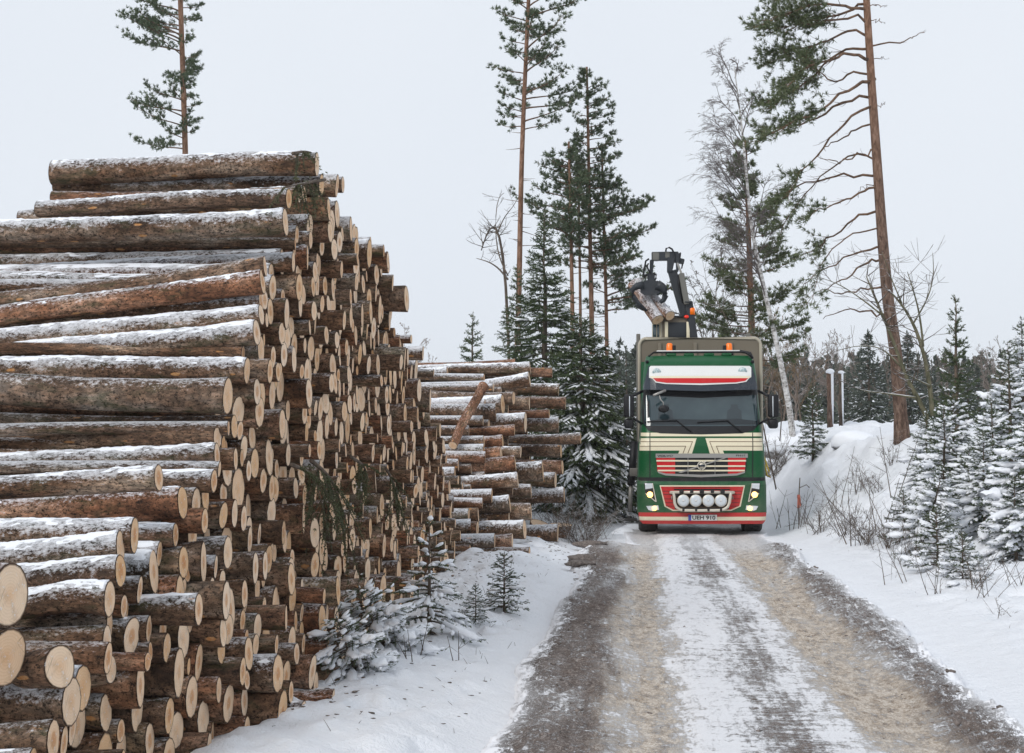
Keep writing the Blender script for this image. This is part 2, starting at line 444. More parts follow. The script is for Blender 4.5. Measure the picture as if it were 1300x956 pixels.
    t.bump(t.math('MULTIPLY', t.math('ADD', hgt, t.math('MULTIPLY', f2, 0.4)), sc_), 0.75, 0.03)
    t.put(t.b.inputs['Roughness'], t.rng(lo, 0.35, 0.65, 0.55, 0.85))
    t.put(t.b.inputs['Base Color'], col); t.b.inputs['Specular IOR Level'].default_value = 0.35
    return t.mat
M['road'] = road_mat()
ry = np.concatenate([np.linspace(-5, 8, 60, endpoint=False), np.linspace(8, 27, 620, endpoint=False), np.linspace(27, 90, 90)])
ru = np.linspace(0, 1, 150)
U, Yr = np.meshgrid(ru, ry, indexing='xy')
jag = lambda Y, s: 0.40 * fbm(Y * 0.55, Y * 0 + s, s, 3) + 0.12 * fbm(Y * 2.9, Y * 0 + s, s + 9, 5)
endl = sm((Yr - 25.15 - 0.5 * fbm(U * 9, Yr * 0, 77, 3)) / 0.35)
L_ = -0.94 + jag(Yr, 3) + endl * 0.75
R_ = 2.70 + jag(Yr, 8) - endl * 0.15
Xr = L_ + (R_ - L_) * U
edge = np.minimum(Xr - L_, R_ - Xr)
berm = np.maximum(1 - np.abs(Xr + 0.52) / 0.55, 0) + np.maximum(1 - np.abs(Xr - 2.48) / 0.48, 0)
berm = sm(berm * 1.5) * (1 - endl)
zr = 0.012 + 0.055 * berm + berm * (0.10 * fbm(Xr * 5, Yr * 3.2, 41, 4) + 0.05 * fbm(Xr * 18, Yr * 14, 43, 3))
zr += 0.028 * fbm(Xr * 2.2, Yr * 0.8, 47, 4) + 0.012 * fbm(Xr * 14, Yr * 9, 49, 3)
tr_ = np.maximum(1 - np.abs(Xr - 0.2) / 0.3, 0) + np.maximum(1 - np.abs(Xr - 1.85) / 0.35, 0)
zr -= 0.02 * sm(tr_)
for xc_ in (0.02, 0.30, 1.68, 1.98):
    tw_ = sm((0.13 - np.abs(Xr - xc_)) / 0.04)
    zr += tw_ * (0.55 + fbm(Xr * 2, Yr * 0.7, 57, 2)) * (0.009 * np.sign(np.sin(Yr * 40 + np.abs(Xr - xc_) * 40)) - 0.012)
# the old grader ridges across the right berm
zr += (1 - endl) * 0.05 * sm((Xr - 2.1) / 0.2) * np.sin(Yr * 21 + 5 * fbm(Xr * 3, Yr, 91, 2) * 3) * (0.5 + fbm(Xr * 2, Yr * 0.9, 93, 2))
zr += (1 - endl) * 0.010 * np.sin(Yr * 26 + 8 * fbm(Xr * 3, Yr, 95, 2)) * sm((-0.1 - Xr) / 0.3) * (0.5 + fbm(Xr * 2, Yr * 0.9, 96, 2))
zr = zr + gz0(Xr * 0 + 0.9, Yr)
zr = np.where(edge < 0.05, np.minimum(zr, 0.03), zr)
zr = np.where(edge <= 1e-6, -0.05, zr)
zr = np.maximum(zr, gz(Xr, Yr) + 0.006) * (edge > 1e-6) + (edge <= 1e-6) * (gz(Xr, Yr) - 0.03)
nx, ny = len(ru), len(ry)
i = np.arange(ny - 1)[:, None] * nx; j = np.arange(nx - 1)[None, :]
gf = np.stack([i + j, i + j + 1, i + nx + j + 1, i + nx + j], -1).reshape(-1, 4)
rd = MB().add(np.stack([Xr, Yr, zr], -1).reshape(-1, 3), gf, er=edge.ravel()).build('gravel_road', M['road'])
tag(rd, kind='structure')

# loose clods and pebbles along the berms: nobody could count them
t = NT('clod'); w = t.coord('Object')
cc = t.ramp(t.noise(30, w, 4, 0.7), [(0.35, (0.05, 0.042, 0.036)), (0.65, (0.24, 0.20, 0.18))])
M['clod'] = t.col(cc, 0.9)
def blob(mb, c, r, seed, sub=1, mat=0, squash=(1, 1, 0.7), rough=0.35):
    bm = bmesh.new(); bmesh.ops.create_icosphere(bm, subdivisions=sub, radius=1)
    v = np.array([q.co[:] for q in bm.verts]); f = np.array([[q.index for q in fc.verts] for fc in bm.faces]); bm.free()
    rr = np.random.default_rng(seed)
    ph = rr.uniform(0, 6, 3)
    n = np.sin(v[:, 0] * 2.3 + ph[0]) * np.sin(v[:, 1] * 2.9 + ph[1]) + 0.5 * np.sin(v[:, 2] * 4.1 + ph[2] + v[:, 0] * 3)
    v = v * (1 + rough * 0.6 * n[:, None] + rr.normal(0, rough * 0.18, len(v))[:, None])
    mb.add(v * np.array(squash) * r + np.asarray(c), f, mat)
mb = MB()
for k in range(900):
    Yk = random.uniform(8, 25.3); side = random.random()
    if side < 0.38: Xk = -0.82 + abs(random.gauss(0, 0.25))
    elif side < 0.8: Xk = 2.56 - abs(random.gauss(0, 0.25))
    else: Xk = random.uniform(-0.9, 2.7)
    Xk += random.gauss(0, 0.05)
    rr_ = random.choice([0.010, 0.012, 0.015, 0.02, 0.03]) * (0.6 if side > 0.8 else 1)
    jx = int(np.searchsorted(ry, Yk)) - 1
    row = Xr[jx]; col_ = int(np.clip(np.searchsorted(row, Xk) - 1, 0, nx - 2))
    zz = max(zr[jx][col_], float(gz(Xk, Yk)))
    blob(mb, (Xk, Yk, zz - rr_ * 0.1), rr_ * random.uniform(0.4, 1.1), k, 1, 0, (random.uniform(0.9, 1.6), random.uniform(0.8, 1.5), 0.6), 0.5)
tag(mb.build('gravel_clods', M['clod']), 'small dark clods and pebbles scattered along both dirt edges of the road', kind='stuff')
for (px, Y, r_, lb) in ((750, 24.6, 0.16, 'dark frozen clod of dirt at the far left corner of the gravel patch'),
                        (739, 21.9, 0.15, 'flat dark clod of dirt on the left road edge, nearer than the corner clod'),
                        (735, 21.2, 0.12, 'darker lump of dirt just below the flat clod on the left road edge'),
                        (964, 0, 0, '')):
    if r_ == 0: continue
    p = at(px, 690, Y); mb = MB(); blob(mb, (0, 0, 0), r_, int(px), 3, 0, (1.7, 1.0, 0.45), 0.3)
    o = mb.build('dirt_clod', M['clod'], loc=(p[0], Y, 0.08)); tag(o, lb, 'dirt clod', 'dirt clods at the left road edge')
# ---------------------------------------------------------------- logs
def log_geo(L, r0, r1, seed, nseg=14, nr=14, bend=0.0, wob=0.035, sn=0.8, rn=None, frame=None):
    """bark mesh and two end discs; the right (road side) end at x=0, the log runs to -L. r0 = radius at x=0"""
    q = np.random.default_rng(seed)
    rn = q.uniform() if rn is None else rn
    u = np.linspace(0, 1, nseg); x = -L * u
    rad = r0 + (r1 - r0) * u
    if r0 >= r1: rad = rad * (1 + 0.10 * np.exp(-u * 14))          # root flare
    th = np.arange(nr) * 2 * math.pi / nr
    # knots, out-of-round section, gentle bend
    ph = q.uniform(0, 6.28, 8)
    sh = 1 + 0.035 * np.cos(2 * th[None, :] + ph[0]) + 0.02 * np.cos(3 * th[None, :] + ph[1] + u[:, None] * 2)
    sh = sh + wob * 0.5 * np.sin(u[:, None] * 17 + ph[2] + 2 * np.sin(th[None, :] + ph[3])) * np.sin(th[None, :] * 2 + ph[4] + u[:, None] * 9)
    sh = sh + q.normal(0, wob * 0.16, sh.shape)
    yc = bend * np.sin(u * math.pi) + 0.006 * np.sin(u * 9 + ph[5]); zc = bend * 0.6 * np.sin(u * math.pi + 0.3) + 0.006 * np.sin(u * 7 + ph[6])
    rr = rad[:, None] * sh
    V = np.stack([np.broadcast_to(x[:, None], rr.shape) + 0 * rr, yc[:, None] + rr * np.cos(th), zc[:, None] + rr * np.sin(th)], -1)
    tilt = q.normal(0, 0.04, 2)                                  # the saw cut is never quite square
    for s_, e in ((0, 1), (nseg - 1, -1)):
        V[s_, :, 0] += tilt[0] * (V[s_, :, 1]) + tilt[1] * V[s_, :, 2]
    i = np.arange(nseg - 1)[:, None] * nr; j = np.arange(nr)[None, :]; j2 = (j + 1) % nr
    f = np.stack([i + j, i + nr + j, i + nr + j2, i + j2], -1).reshape(-1, 4)
    at_ = dict(ax=np.repeat(x, nr), an=np.tile(th, nseg), rn=rn, sn=sn)
    ends = []
    for s_ in (0, nseg - 1):
        ring = V[s_]; c = ring.mean(0)
        pts = [c]; ra = [0.0]; ed = [0.0]
        for kf in (0.45, 0.9, 1.0):
            rg = c + (ring - c) * kf
            if kf == 1.0: rg = rg.copy()
            pts += list(rg); ra += list(np.linalg.norm(rg - c, axis=1)); ed += [kf] * nr
        pts = np.array(pts); pts[:, 0] += 0.004 if s_ == 0 else -0.004
        fs = [[0, 1 + a, 1 + (a + 1) % nr] for a in range(nr)]
        qd = []
        for b in range(2):
            o = 1 + b * nr
            qd += [[o + a, o + nr + a, o + nr + (a + 1) % nr, o + (a + 1) % nr] for a in range(nr)]
        if s_ != 0:
            fs = [z[::-1] for z in fs]; qd = [z[::-1] for z in qd]
        ends.append((pts, np.array(fs), np.array(qd), np.array(ra), np.array(ed)))
    return V.reshape(-1, 3), f, at_, ends, rn

def add_log(mb_b, mb_e, geo, T=None, far_end=True):
    V, f, at_, ends, rn = geo
    tf = (lambda p: p) if T is None else (lambda p: p @ T[:3, :3].T + T[:3, 3])
    mb_b.add(tf(V), f, 0, **at_)
    for k, (pts, fs, qd, ra, ed) in enumerate(ends):
        if k == 1 and not far_end: continue
        base = mb_e.n
        mb_e.add(tf(pts), fs, 0, ra=ra, ed=ed, rn=(rn * 7.31 + k * 0.3) % 1.0)
        mb_e.f.append(qd + base); mb_e.m.append(np.zeros(len(qd), np.int32))

def far_cap(a, geo):
    pts, fs, qd, ra, ed = geo[3][1]
    base = a.n; a.add(pts, fs, 1, ra=ra, ed=ed, rn=0.4); a.f.append(qd + base); a.m.append(np.ones(len(qd), np.int32))

def snow_cap(o, geo, L, sn, seed, hero):
    """uneven crust of snow lying on the upper side; where it is thinner than nothing the bark shows"""
    V = geo[0]; nr = 20 if hero else 12; nseg = len(V) // nr; V = V.reshape(nseg, nr, 3); C = V.mean(1); rad = np.linalg.norm(V - C[:, None], axis=2)
    nx_, na = (150, 22) if hero else (60, 12)
    x = np.linspace(-0.004, -L + 0.01, nx_); A = np.linspace(-1.15, 1.15, na)
    cy = np.interp(-x, -C[:, 0], C[:, 1]); cz = np.interp(-x, -C[:, 0], C[:, 2])
    XX_, AA = np.meshgrid(x, A, indexing='ij')
    th = (math.pi / 2 + AA) % (2 * math.pi); fi = th / (2 * math.pi) * nr; i0 = np.floor(fi).astype(int) % nr; i1 = (i0 + 1) % nr; fr_ = fi - np.floor(fi)
    si = np.interp(-x, -C[:, 0], np.arange(nseg)); s0 = np.clip(np.floor(si).astype(int), 0, nseg - 2); sf_ = (si - s0)[:, None]; s0 = s0[:, None]
    rr_ = (rad[s0, i0] * (1 - fr_) + rad[s0, i1] * fr_) * (1 - sf_) + (rad[s0 + 1, i0] * (1 - fr_) + rad[s0 + 1, i1] * fr_) * sf_
    n_ = fbm(XX_ * 5 + seed, AA * 1.6, seed % 97, 4) * 1.0 + fbm(XX_ * 24 + seed, AA * 6, seed % 89, 3) * 1.5
    h_ = 0.016 * (n_ + (sn - 0.78) * 0.75 + 0.0 - 0.42 * np.abs(AA) ** 1.8)
    h_ = np.clip(h_, -0.006, 0.011)
    edge_ = (np.abs(AA) > 1.14) | (XX_ > -0.006); h_ = np.where(edge_, -0.006, h_)
    r2 = rr_ + h_
    P_ = np.stack([XX_, cy[:, None] + r2 * np.cos(th), cz[:, None] + r2 * np.sin(th)], -1).reshape(-1, 3)
    i = np.arange(nx_ - 1)[:, None] * na; j = np.arange(na - 1)[None, :]
    f_ = np.stack([i + j, i + j + 1, i + na + j + 1, i + na + j], -1).reshape(-1, 4)
    keep = (h_.reshape(-1)[f_] > -0.0055).any(1)
    if keep.sum() < 20: return
    MB().add(P_, f_[keep]).build('snow_crust', M['clump'], parent=o)

def make_log(p, L, r0, r1, yaw, tilt, seed, label, group, sn=0.8, rn=None, hero=False, name='log', bend=None, roll=0.0):
    """p: centre of the road-side end; yaw turns the far end away (+) from the camera; tilt lowers the far end (+)"""
    geo = log_geo(L, r0, r1, seed, 26 if hero else 12, 20 if hero else 12, (0.055 if hero else 0.02) * math.sin(seed * 1.7) if bend is None else bend, sn=sn, rn=rn)
    a, b = MB(), MB(); add_log(a, b, geo, far_end=False); far_cap(a, geo)
    o = a.build(name, [M['bark'], M['end']]); o.location = tuple(p); o.rotation_euler = (0, tilt, -yaw)
    e = b.build('cut_end', M['end'], parent=o)
    if sn > 0.55: snow_cap(o, geo, L, sn, seed, hero)
    tag(o, label, 'log', group)
    return o

def T_of(p, yaw, tilt):
    m = Matrix.Translation(Vector(tuple(p))) @ Euler((0, tilt, -yaw)).to_matrix().to_4x4()
    return np.array(m)

class Pack:
    def __init__(s, y0, y1, z1, prof, h=0.025):
        s.gy = np.arange(y0, y1, h); s.gzv = np.arange(0.0, z1, h)
        s.Y, s.Z = np.meshgrid(s.gy, s.gzv, indexing='xy')
        s.D = s.Z.copy() - 0.02                                  # distance to the ground line
        s.top = prof(s.Y)
        s.c = []
    def put(s, y, z, r):
        s.D = np.minimum(s.D, np.hypot(s.Y - y, s.Z - z) - r); s.c.append((y, z, r))
    def fill(s, rad):
        out = []; miss = 0
        while miss < 14:
            r = rad()
            ok = (s.D >= r * 0.985) & (s.Z + r * 0.75 < s.top)
            if not ok.any(): miss += 1; continue
            sc = np.where(ok, s.Z + 0.05 * np.sin(s.Y * 3.1 + len(out)), 99)
            k = np.unravel_index(np.argmin(sc), sc.shape)
            y, z = s.Y[k], s.Z[k]
            s.put(y, z, r); out.append((y, z, r)); 
        return out

# ---- the tall pile: logs whose whole length shows on its near slope, read from the photo:
# right end x,y ; a point further left x,y ; diameter (photo px) ; snow ; tone ; label
H1 = [
 (402, 210, 78, 219, 31, .80, .30, 'snow-dusted brown log lying on the very top of the tall pile', None),
 (408, 234, 82, 237, 25, .85, .10, 'speckled log directly beneath the topmost log of the tall pile', None),
 (380, 246, 79, 252, 20, .45, .75, 'thin brown log third from the top of the tall pile, mostly covered', None),
 (386, 248, 150, 268, 24, .70, .45, 'slanting orange-scraped log with a pale end near the top of the tall pile', None),
 (366, 252, 61, 264, 25, .85, .52, 'greenish snowy log high on the tall pile, just above the long protruding log', None),
 (362, 280, -40, 294, 35, .85, .12, 'thick grey log near the top sticking out furthest left against the sky', None),
 (394, 305, 38, 307, 24, .60, .42, 'thin brown log right below the thick protruding grey log of the tall pile', None),
 (390, 328, 17, 325, 30, .62, .78, 'reddish-brown log with an orange knot at its left, upper part of the tall pile', None),
 (372, 332, 7, 347, 25, .90, .33, 'long snow-flecked log below the reddish-brown knotty log in the tall pile', None),
 (336, 337, 0, 383, 27, .45, .47, 'bare brown log that slopes clearly down to the left across the tall pile', None),
 (333, 358, 89, 390, 31, .60, .80, 'light brown sloping log right under the steepest log of the tall pile', None),
 (331, 385, 0, 409, 25, .95, .50, 'whitened log with a dark broken twig lying on its left part', None),
 (331, 398, 0, 430, 28, .98, .40, 'heavily snowed log half way up the tall pile, uppermost of the three whitest', None),
 (325, 420, 0, 447, 32, .98, .20, 'very snowy dark-barked log with a clean round end, middle one of the three whitest', None),
 (331, 446, 0, 463, 34, .92, .55, 'snowy log mostly hidden just above the log with the doubled pale end', None),
 (313, 471, 0, 474, 35, .85, .46, 'snow-topped log with a round pale end right above the thickest brown log', None),
 (289, 502, 0, 490, 44, .50, .60, 'thickest smooth brown log at mid height of the tall pile, frosted on top', None),
 (297, 541, 0, 535, 29, .35, .10, 'dark shaded log squeezed right under the thickest brown log', None),
 (309, 570, 0, 562, 36, .75, .44, 'frosted flaky log whose end sticks out beyond the log just below it', None),
 (275, 578, 0, 592, 31, .85, .57, 'pale frosted log with an orange spot near its right end, at mid height', None),
 (201, 605, 0, 613, 33, .78, .36, 'snow-topped log with flaky bark whose end stops short beside small dark log ends', None),
 (231, 639, 0, 652, 42, .62, .79, 'smooth reddish log with round knots along its lower side, low in the tall pile', None),
 (170, 682, 0, 684, 44, .85, .25, 'snow-covered log with a round pale end, just above the pair with frosted bark', None),
 (152, 694, 0, 705, 38, .96, .12, 'white-frosted log in front of a slightly higher pale log end, low on the left', None),
 (152, 724, 0, 733, 44, .85, .52, 'snow-topped brown log above the two big foreground log ends', None),
 (138, 761, 22, 768, 42, .80, .22, 'frosted log with greenish bark directly right of the biggest log end', None),
 (167, 808, -20, 806, 46, .60, .98, 'greenish log with long bark reaching between the two big foreground ends', None),
 (140, 850, 60, 848, 36, .80, .40, 'snow-topped short-looking log low at the left beside the rough-barked log', None),
 (75, 844, 20, 838, 53, .25, .44, 'rough-barked dark log turned toward the viewer, showing a wide round cut end', 17),
 (12, 757, -60, 757, 78, .40, .30, 'biggest pale log end at the left edge of the photo, upper of two', 12),
 (8, 834, -60, 834, 76, .20, .55, 'big pale log end at the left edge of the photo, lower of two', 12),
]
def prof1(Y):
    return np.interp(Y, [6.3, 6.8, 7.3, 7.8, 8.6, 9.6, 10.3, 10.9, 11.6, 12.5, 13.0, 13.3, 13.9, 14.2, 14.8, 15.6, 16.4, 16.75, 16.85, 17.7, 18.8, 18.97, 20.07, 21.5, 21.9],
                     [0.2, 0.55, 0.85, 1.0, 1.4, 1.95, 2.4, 2.95, 3.5, 3.95, 4.4, 4.60, 4.50, 4.27, 4.22, 4.16, 4.15, 3.75, 3.45, 3.22, 3.0, 2.70, 2.22, 2.0, 1.2])
P1 = Pack(6.3, 22.2, 5.2, prof1)
n_things = 0
HER = []
for (xr, yr, xl, yl, dia, sn_, tone, lb, yw) in reversed(H1):
    Xe = -2.9
    if dia > 70: Xe = -3.08
    Y = None
    # the distance at which this end meets the face of the pile; further back if the spot is taken
    y0 = Xe * 1.0
    d = CR @ np.array([(xr - 650) / F, -(yr - 433) / F, -1.0])
    Y = Xe / d[0] * d[1]
    for k in range(60):
        p = at(xr, yr, Y); r = dia / 2 * Y / F
        if all(math.hypot(Y - c[0], p[2] - c[1]) > (r + c[2]) * 0.93 for c in P1.c): break
        Y += 0.02
    yaw = R(yw) if yw else R(-1.0 + 2.0 * math.sin(xr * 1.3 + yr))
    L = 3.0
    if xl > 2: L = min(3.0, (p[0] - at(xl, yl, Y + 0.1)[0]))
    if xl in (150, 89): L = 2.6
    Xl, Yl = p[0] - L * math.cos(yaw), Y + L * math.sin(yaw)
    # where the photo puts the far end
    pxl = proj((Xl, Yl, p[2]))[0]
    pyl = yr + (yl - yr) * (pxl - xr) / (xl - xr)
    zl = at(pxl, pyl, Yl)[2]
    if yw: zl = p[2] - 0.02
    tilt = -math.asin((p[2] - zl) / L)
    P1.put(Y, p[2], r)
    HER.append((p, L, r, yaw, tilt, sn_, tone, lb))
for k, (p, L, r, yaw, tilt, sn_, tone, lb) in enumerate(HER):
    make_log(p, L, r, r * (0.9 if k % 3 else 1.05), yaw, tilt, 100 + k, lb, 'logs lying full length on the near slope of the tall pile', sn=sn_, rn=tone, hero=True)
    n_things += 1
# fill the body of the pile
rr1 = random.Random(5)
fill1 = P1.fill(lambda: max(0.05, min(0.165, rr1.gauss(0.091, 0.025))))

# ---- the lower pile beyond it
H2 = [
 (654, 463, 524, 466, 14, .35, .79, 'orange-brown log lying on top of the far pile'),
 (673, 468, 600, 470, 15, .85, .2, 'snowy grey log peeping out behind the orange-brown top log of the far pile'),
 (701, 473, 673, 473, 12, .3, .75, 'thin brown log end sticking out at the upper right of the far pile'),
 (568, 474, 524, 476, 18, 1.0, .5, 'short-looking fully snowed log at the upper left of the far pile'),
 (672, 481, 530, 505, 17, .95, .3, 'long snow-topped log slanting down to the left across the top of the far pile'),
 (709, 496, 620, 496, 16, .7, .15, 'grey log at the upper right of the far pile, second below its top'),
 (718, 512, 670, 511, 15, .45, .7, 'brown log sticking out right below the grey one, upper right of far pile'),
 (652, 505, 600, 503, 16, .4, .6, 'brown log end between two snowy logs behind the leaning pink log'),
 (638, 513, 534, 518, 22, .9, .25, 'thick snowy grey log behind the leaning pink log'),
 (672, 513, 640, 513, 16, .35, .4, 'short brown log end in the upper middle of the far pile'),
 (697, 525, 660, 525, 10, .4, .8, 'thinnest log at the right of the far pile, under the protruding brown one'),
 (667, 536, 600, 536, 24, .95, .3, 'thickest log of the far pile, snowed over, in its middle'),
 (709, 539, 669, 539, 19, .85, .2, 'frosted grey log right of the thickest log of the far pile'),
 (653, 547, 583, 551, 13, .5, .8, 'pinkish smooth log lying just below the foot of the leaning log'),
 (638, 560, 583, 562, 17, .6, .79, 'pinkish-brown log directly above the bright orange log'),
 (737, 556, 640, 558, 14, .6, .5, 'log that reaches furthest to the right of the far pile'),
 (712, 573, 665, 573, 16, .5, .1, 'dark log just under the one that reaches furthest right'),
 (661, 574, 640, 574, 14, .6, .4, 'small grey log end beside the bright orange log'),
 (636, 577, 586, 581, 20, .3, .83, 'bright orange peeled-looking log in the middle left of the far pile'),
 (654, 588, 590, 593, 19, .5, .78, 'reddish log below the bright orange one, with a frosted end'),
 (714, 594, 690, 594, 17, .35, .77, 'reddish-brown log end under bare twigs at the right of the far pile'),
 (689, 598, 657, 599, 25, .75, .1, 'thick dark log with frost on top, right of the reddish log'),
 (657, 609, 593, 611, 18, .8, .35, 'grey frosted log across the lower middle of the far pile'),
 (705, 610, 688, 610, 18, .7, .95, 'greenish log end beside bushes at the right of the far pile'),
 (674, 624, 595, 626, 17, .75, .6, 'brown log with snow on its top, above the deeply cracked one'),
 (716, 628, 674, 628, 18, 1.0, .5, 'low snow-covered log at the right foot of the far pile'),
 (647, 639, 596, 641, 21, .85, .0, 'log with deeply cracked rough bark low in the far pile'),
 (674, 650, 646, 650, 20, .45, .42, 'brown log end right of the deeply cracked log'),
 (646, 659, 600, 660, 17, .4, .3, 'dark log below the deeply cracked one'),
 (618, 666, 583, 667, 17, .4, .62, 'smooth brown log low at the left of the far pile'),
 (606, 671, 580, 672, 18, .4, .7, 'smooth brown log end just left of a similar one, low in far pile'),
 (666, 673, 644, 674, 22, .85, .15, 'blackened log with a yellow stain near the foot of the far pile'),
 (708, 677, 668, 677, 22, .8, .45, 'blackish log with a snowy split end at the right foot of far pile'),
 (650, 685, 582, 688, 17, .5, .76, 'reddish log near the ground at the foot of the far pile'),
 (664, 702, 604, 704, 12, .6, .78, 'lowest thin reddish log at the foot of the far pile'),
 (672, 705, 650, 705, 18, .5, .6, 'lowest thick log end at the foot of the far pile'),
]
def prof2(Y):
    return np.interp(Y, [22.1, 22.6, 23.4, 24.2, 25, 26, 27.2, 27.6, 30, 31.5], [0.15, 0.6, 1.0, 1.6, 2.1, 2.7, 3.2, 3.25, 3.1, 0.3])
P2 = Pack(22.1, 31.0, 3.6, prof2)
for k, (xr, yr, xl, yl, dia, sn_, tone, lb) in enumerate(reversed(H2)):
    Y = float(np.interp(yr, [463, 520, 560, 600, 625, 660, 685, 702], [27.4, 26.0, 25.0, 24.3, 24.0, 23.4, 22.7, 22.3]))
    Y += 2.6 * min(1, max(0, (xr - 660) / 50)) * (1 if yr > 485 else 0.3) * (0 if yr > 695 else 1)
    for _ in range(80):
        p = at(xr, yr, Y); r = dia / 2 * Y / F
        if all(math.hypot(Y - c[0], p[2] - c[1]) > (r + c[2]) * 0.9 for c in P2.c): break
        Y += 0.02
    yaw = R(2 + 3 * math.sin(xr + yr)); L = 3.0
    Xl, Yl = p[0] - L * math.cos(yaw), Y + L * math.sin(yaw)
    pxl = proj((Xl, Yl, p[2]))[0]; pyl = yr + (yl - yr) * (pxl - xr) / (xl - xr)
    zl = at(pxl, pyl, Yl)[2]
    tilt = -math.asin(max(-0.3, min(0.3, (p[2] - zl) / L)))
    P2.put(Y, p[2], r)
    o = make_log(p, L, r, r * 0.92, yaw, tilt, 300 + k, lb, 'logs lying full length in the far pile', sn=sn_, rn=tone, hero=True)
    n_things += 1
fill2 = P2.fill(lambda: max(0.07, min(0.16, rr1.gauss(0.11, 0.022))))

# pink log leaning on the far pile
a_, b_ = at(614, 490, 25.6), at(586, 543, 24.6)
dv = a_ - b_; Lp = float(np.linalg.norm(dv))
geo = log_geo(Lp + 0.5, 0.085, 0.08, 777, 20, 16, 0.01, sn=0.35, rn=0.79)
A, B = MB(), MB(); add_log(A, B, geo, far_end=False); far_cap(A, geo)
o = A.build('log', [M['bark'], M['end']]); o.location = tuple(a_)
o.rotation_euler = Vector(tuple(dv)).to_track_quat('X', 'Z').to_euler()
B.build('cut_end', M['end'], parent=o)
tag(o, 'pinkish thin log leaning steeply against the front of the far pile', 'log'); n_things += 1

# which of the fill logs show largest: those become things, the rest one mass
allf = [(1, *c) for c in fill1] + [(2, *c) for c in fill2]
def near_cov(kind, y, z, r):
    return y
def vis(kind, y, z, r):
    """smaller is larger in the photo: apparent size of the end face"""
    cx = -2.9 if kind == 1 else -2.75
    return -(r * r) * abs(cx) / y ** 3 * (1.0 if kind == 1 else 0.8)
allf.sort(key=lambda c: vis(*c))
NIND = 300 - n_things - 3
mbA, mbB = MB(), MB()
frr = random.Random(9)
LFILL = 'bark-covered log packed in the tall pile so that mainly its pale cut end shows'
protos = {}
def exposed(P, y, z, r):
    return sum(1 for c in P.c if abs(c[0] - y) < 0.25 and 0.02 < c[1] - z < 0.45) < 2
for k, (kind, y, z, r) in enumerate(allf):
    P = P1 if kind == 1 else P2
    X = (-2.95 + frr.gauss(0, 0.075)) if kind == 1 else (-2.75 + frr.gauss(0, 0.22))
    if kind == 1 and frr.random() < 0.12 and z < 4: X += frr.uniform(0.04, 0.2)
    if kind == 1 and z < 1.5 and y > 7.8: X += (1 - z / 1.5) * 0.55 * min(1, (y - 7.8) / 1.5) * frr.uniform(0.75, 1.1) * (1 - 0.7 * max(0, min(1, (y - 16) / 5)))
    yaw = R(frr.gauss(-1.6 - 3.2 * max(0, min(1, (10.5 - y) / 2.5)), 2.4)); LL = 2.45 if (kind == 1 and y > 12.4) else 3.0; tilt = R(frr.gauss(0, 0.8)) * (0.4 if z < 0.3 else 1)
    ex = exposed(P, y, z, r)
    sn_ = frr.uniform(0.75, 1.0) if ex else max(0.0, frr.gauss(0.32, 0.18))
    rn_ = frr.random()
    if k < NIND:
        mlab = LFILL if kind == 1 else 'bark-covered log packed inside the far pile behind the full-length ones'
        make_log((X, y, z), LL, r, r * 0.93, yaw, tilt, 1000 + k, mlab,
                 'logs of the tall pile seen mainly by their cut ends' if kind == 1 else 'inner logs of the far pile', sn=sn_, rn=rn_)
    else:
        geo = log_geo(LL, r, r * 0.93, 1000 + k, 6, 10, 0.01, sn=sn_, rn=rn_)
        add_log(mbA, mbB, geo, T_of((X, y, z), yaw, tilt), far_end=False)
rest = mbA.build('stacked_logs', M['bark'])
mbB.build('cut_ends', M['end'], parent=rest)
tag(rest, 'further stacked logs filling the far half of the tall pile', kind='stuff')
print('LOGS', len(fill1), len(fill2), 'things', n_things, 'individual fill', min(NIND, len(allf)))
# two sawn discs in the snow at the foot of the far pile
for k, (px, py, rx, lb) in enumerate([(686, 660, 62, 'orange-brown sawn wood slice lying flat in the snow beside the far pile'),
                                  (712, 662, 80, 'snow-covered sawn wood slice at the right foot of the far pile')]):
    geo = log_geo(0.22, 0.19, 0.18, 880 + k, 5, 18, 0, sn=0.8 if k else 0.1, rn=0.9)
    A, B = MB(), MB(); add_log(A, B, geo, far_end=False); far_cap(A, geo)
    p = at(px, py, 26.2)
    o = A.build('wood_slice', [M['bark'], M['end']], loc=(p[0], 26.2, 0.30)); o.rotation_euler = (0, -R(rx), R(-40)); B.build('cut_end', M['end'], parent=o)
    tag(o, lb, 'wood slice')
# ---------------------------------------------------------------- the timber truck
def paint(name, c, rough=0.4, coat=0.12, metal=None, dirt=0.28, dc=(0.30, 0.26, 0.22)):
    t = NT(name); w = t.coord('Object')
    n = t.math('ADD', t.math('MULTIPLY', t.noise(3.0, w, 5, 0.7), 0.6), t.math('MULTIPLY', t.noise(40, w, 3, 0.8), 0.35))
    x = t.n('ShaderNodeSeparateXYZ'); t.put(x.inputs[0], w)
    low = t.rng(x.outputs[2], 0.2, 1.5, 0.25, 0.0)                # road spray sits low on the bodywork
    f = t.rng(t.math('ADD', n, low), 0.50, 0.85, 0.0, dirt)
    cc = t.mix(f, c, dc)
    t.put(t.b.inputs['Roughness'], t.rng(f, 0, 0.4, rough, 0.8))
    t.put(t.b.inputs['Base Color'], cc)
    t.b.inputs['Coat Weight'].default_value = coat; t.b.inputs['Coat Roughness'].default_value = 0.15
    t.b.inputs['Specular IOR Level'].default_value = 0.28
    if metal: t.b.inputs['Metallic'].default_value = metal
    return t.mat
M['green'] = paint('green_paint', (0.002, 0.075, 0.022))
M['cream'] = paint('cream_paint', (0.74, 0.67, 0.49), dirt=0.3)
M['red'] = paint('red_paint', (0.52, 0.006, 0.010))
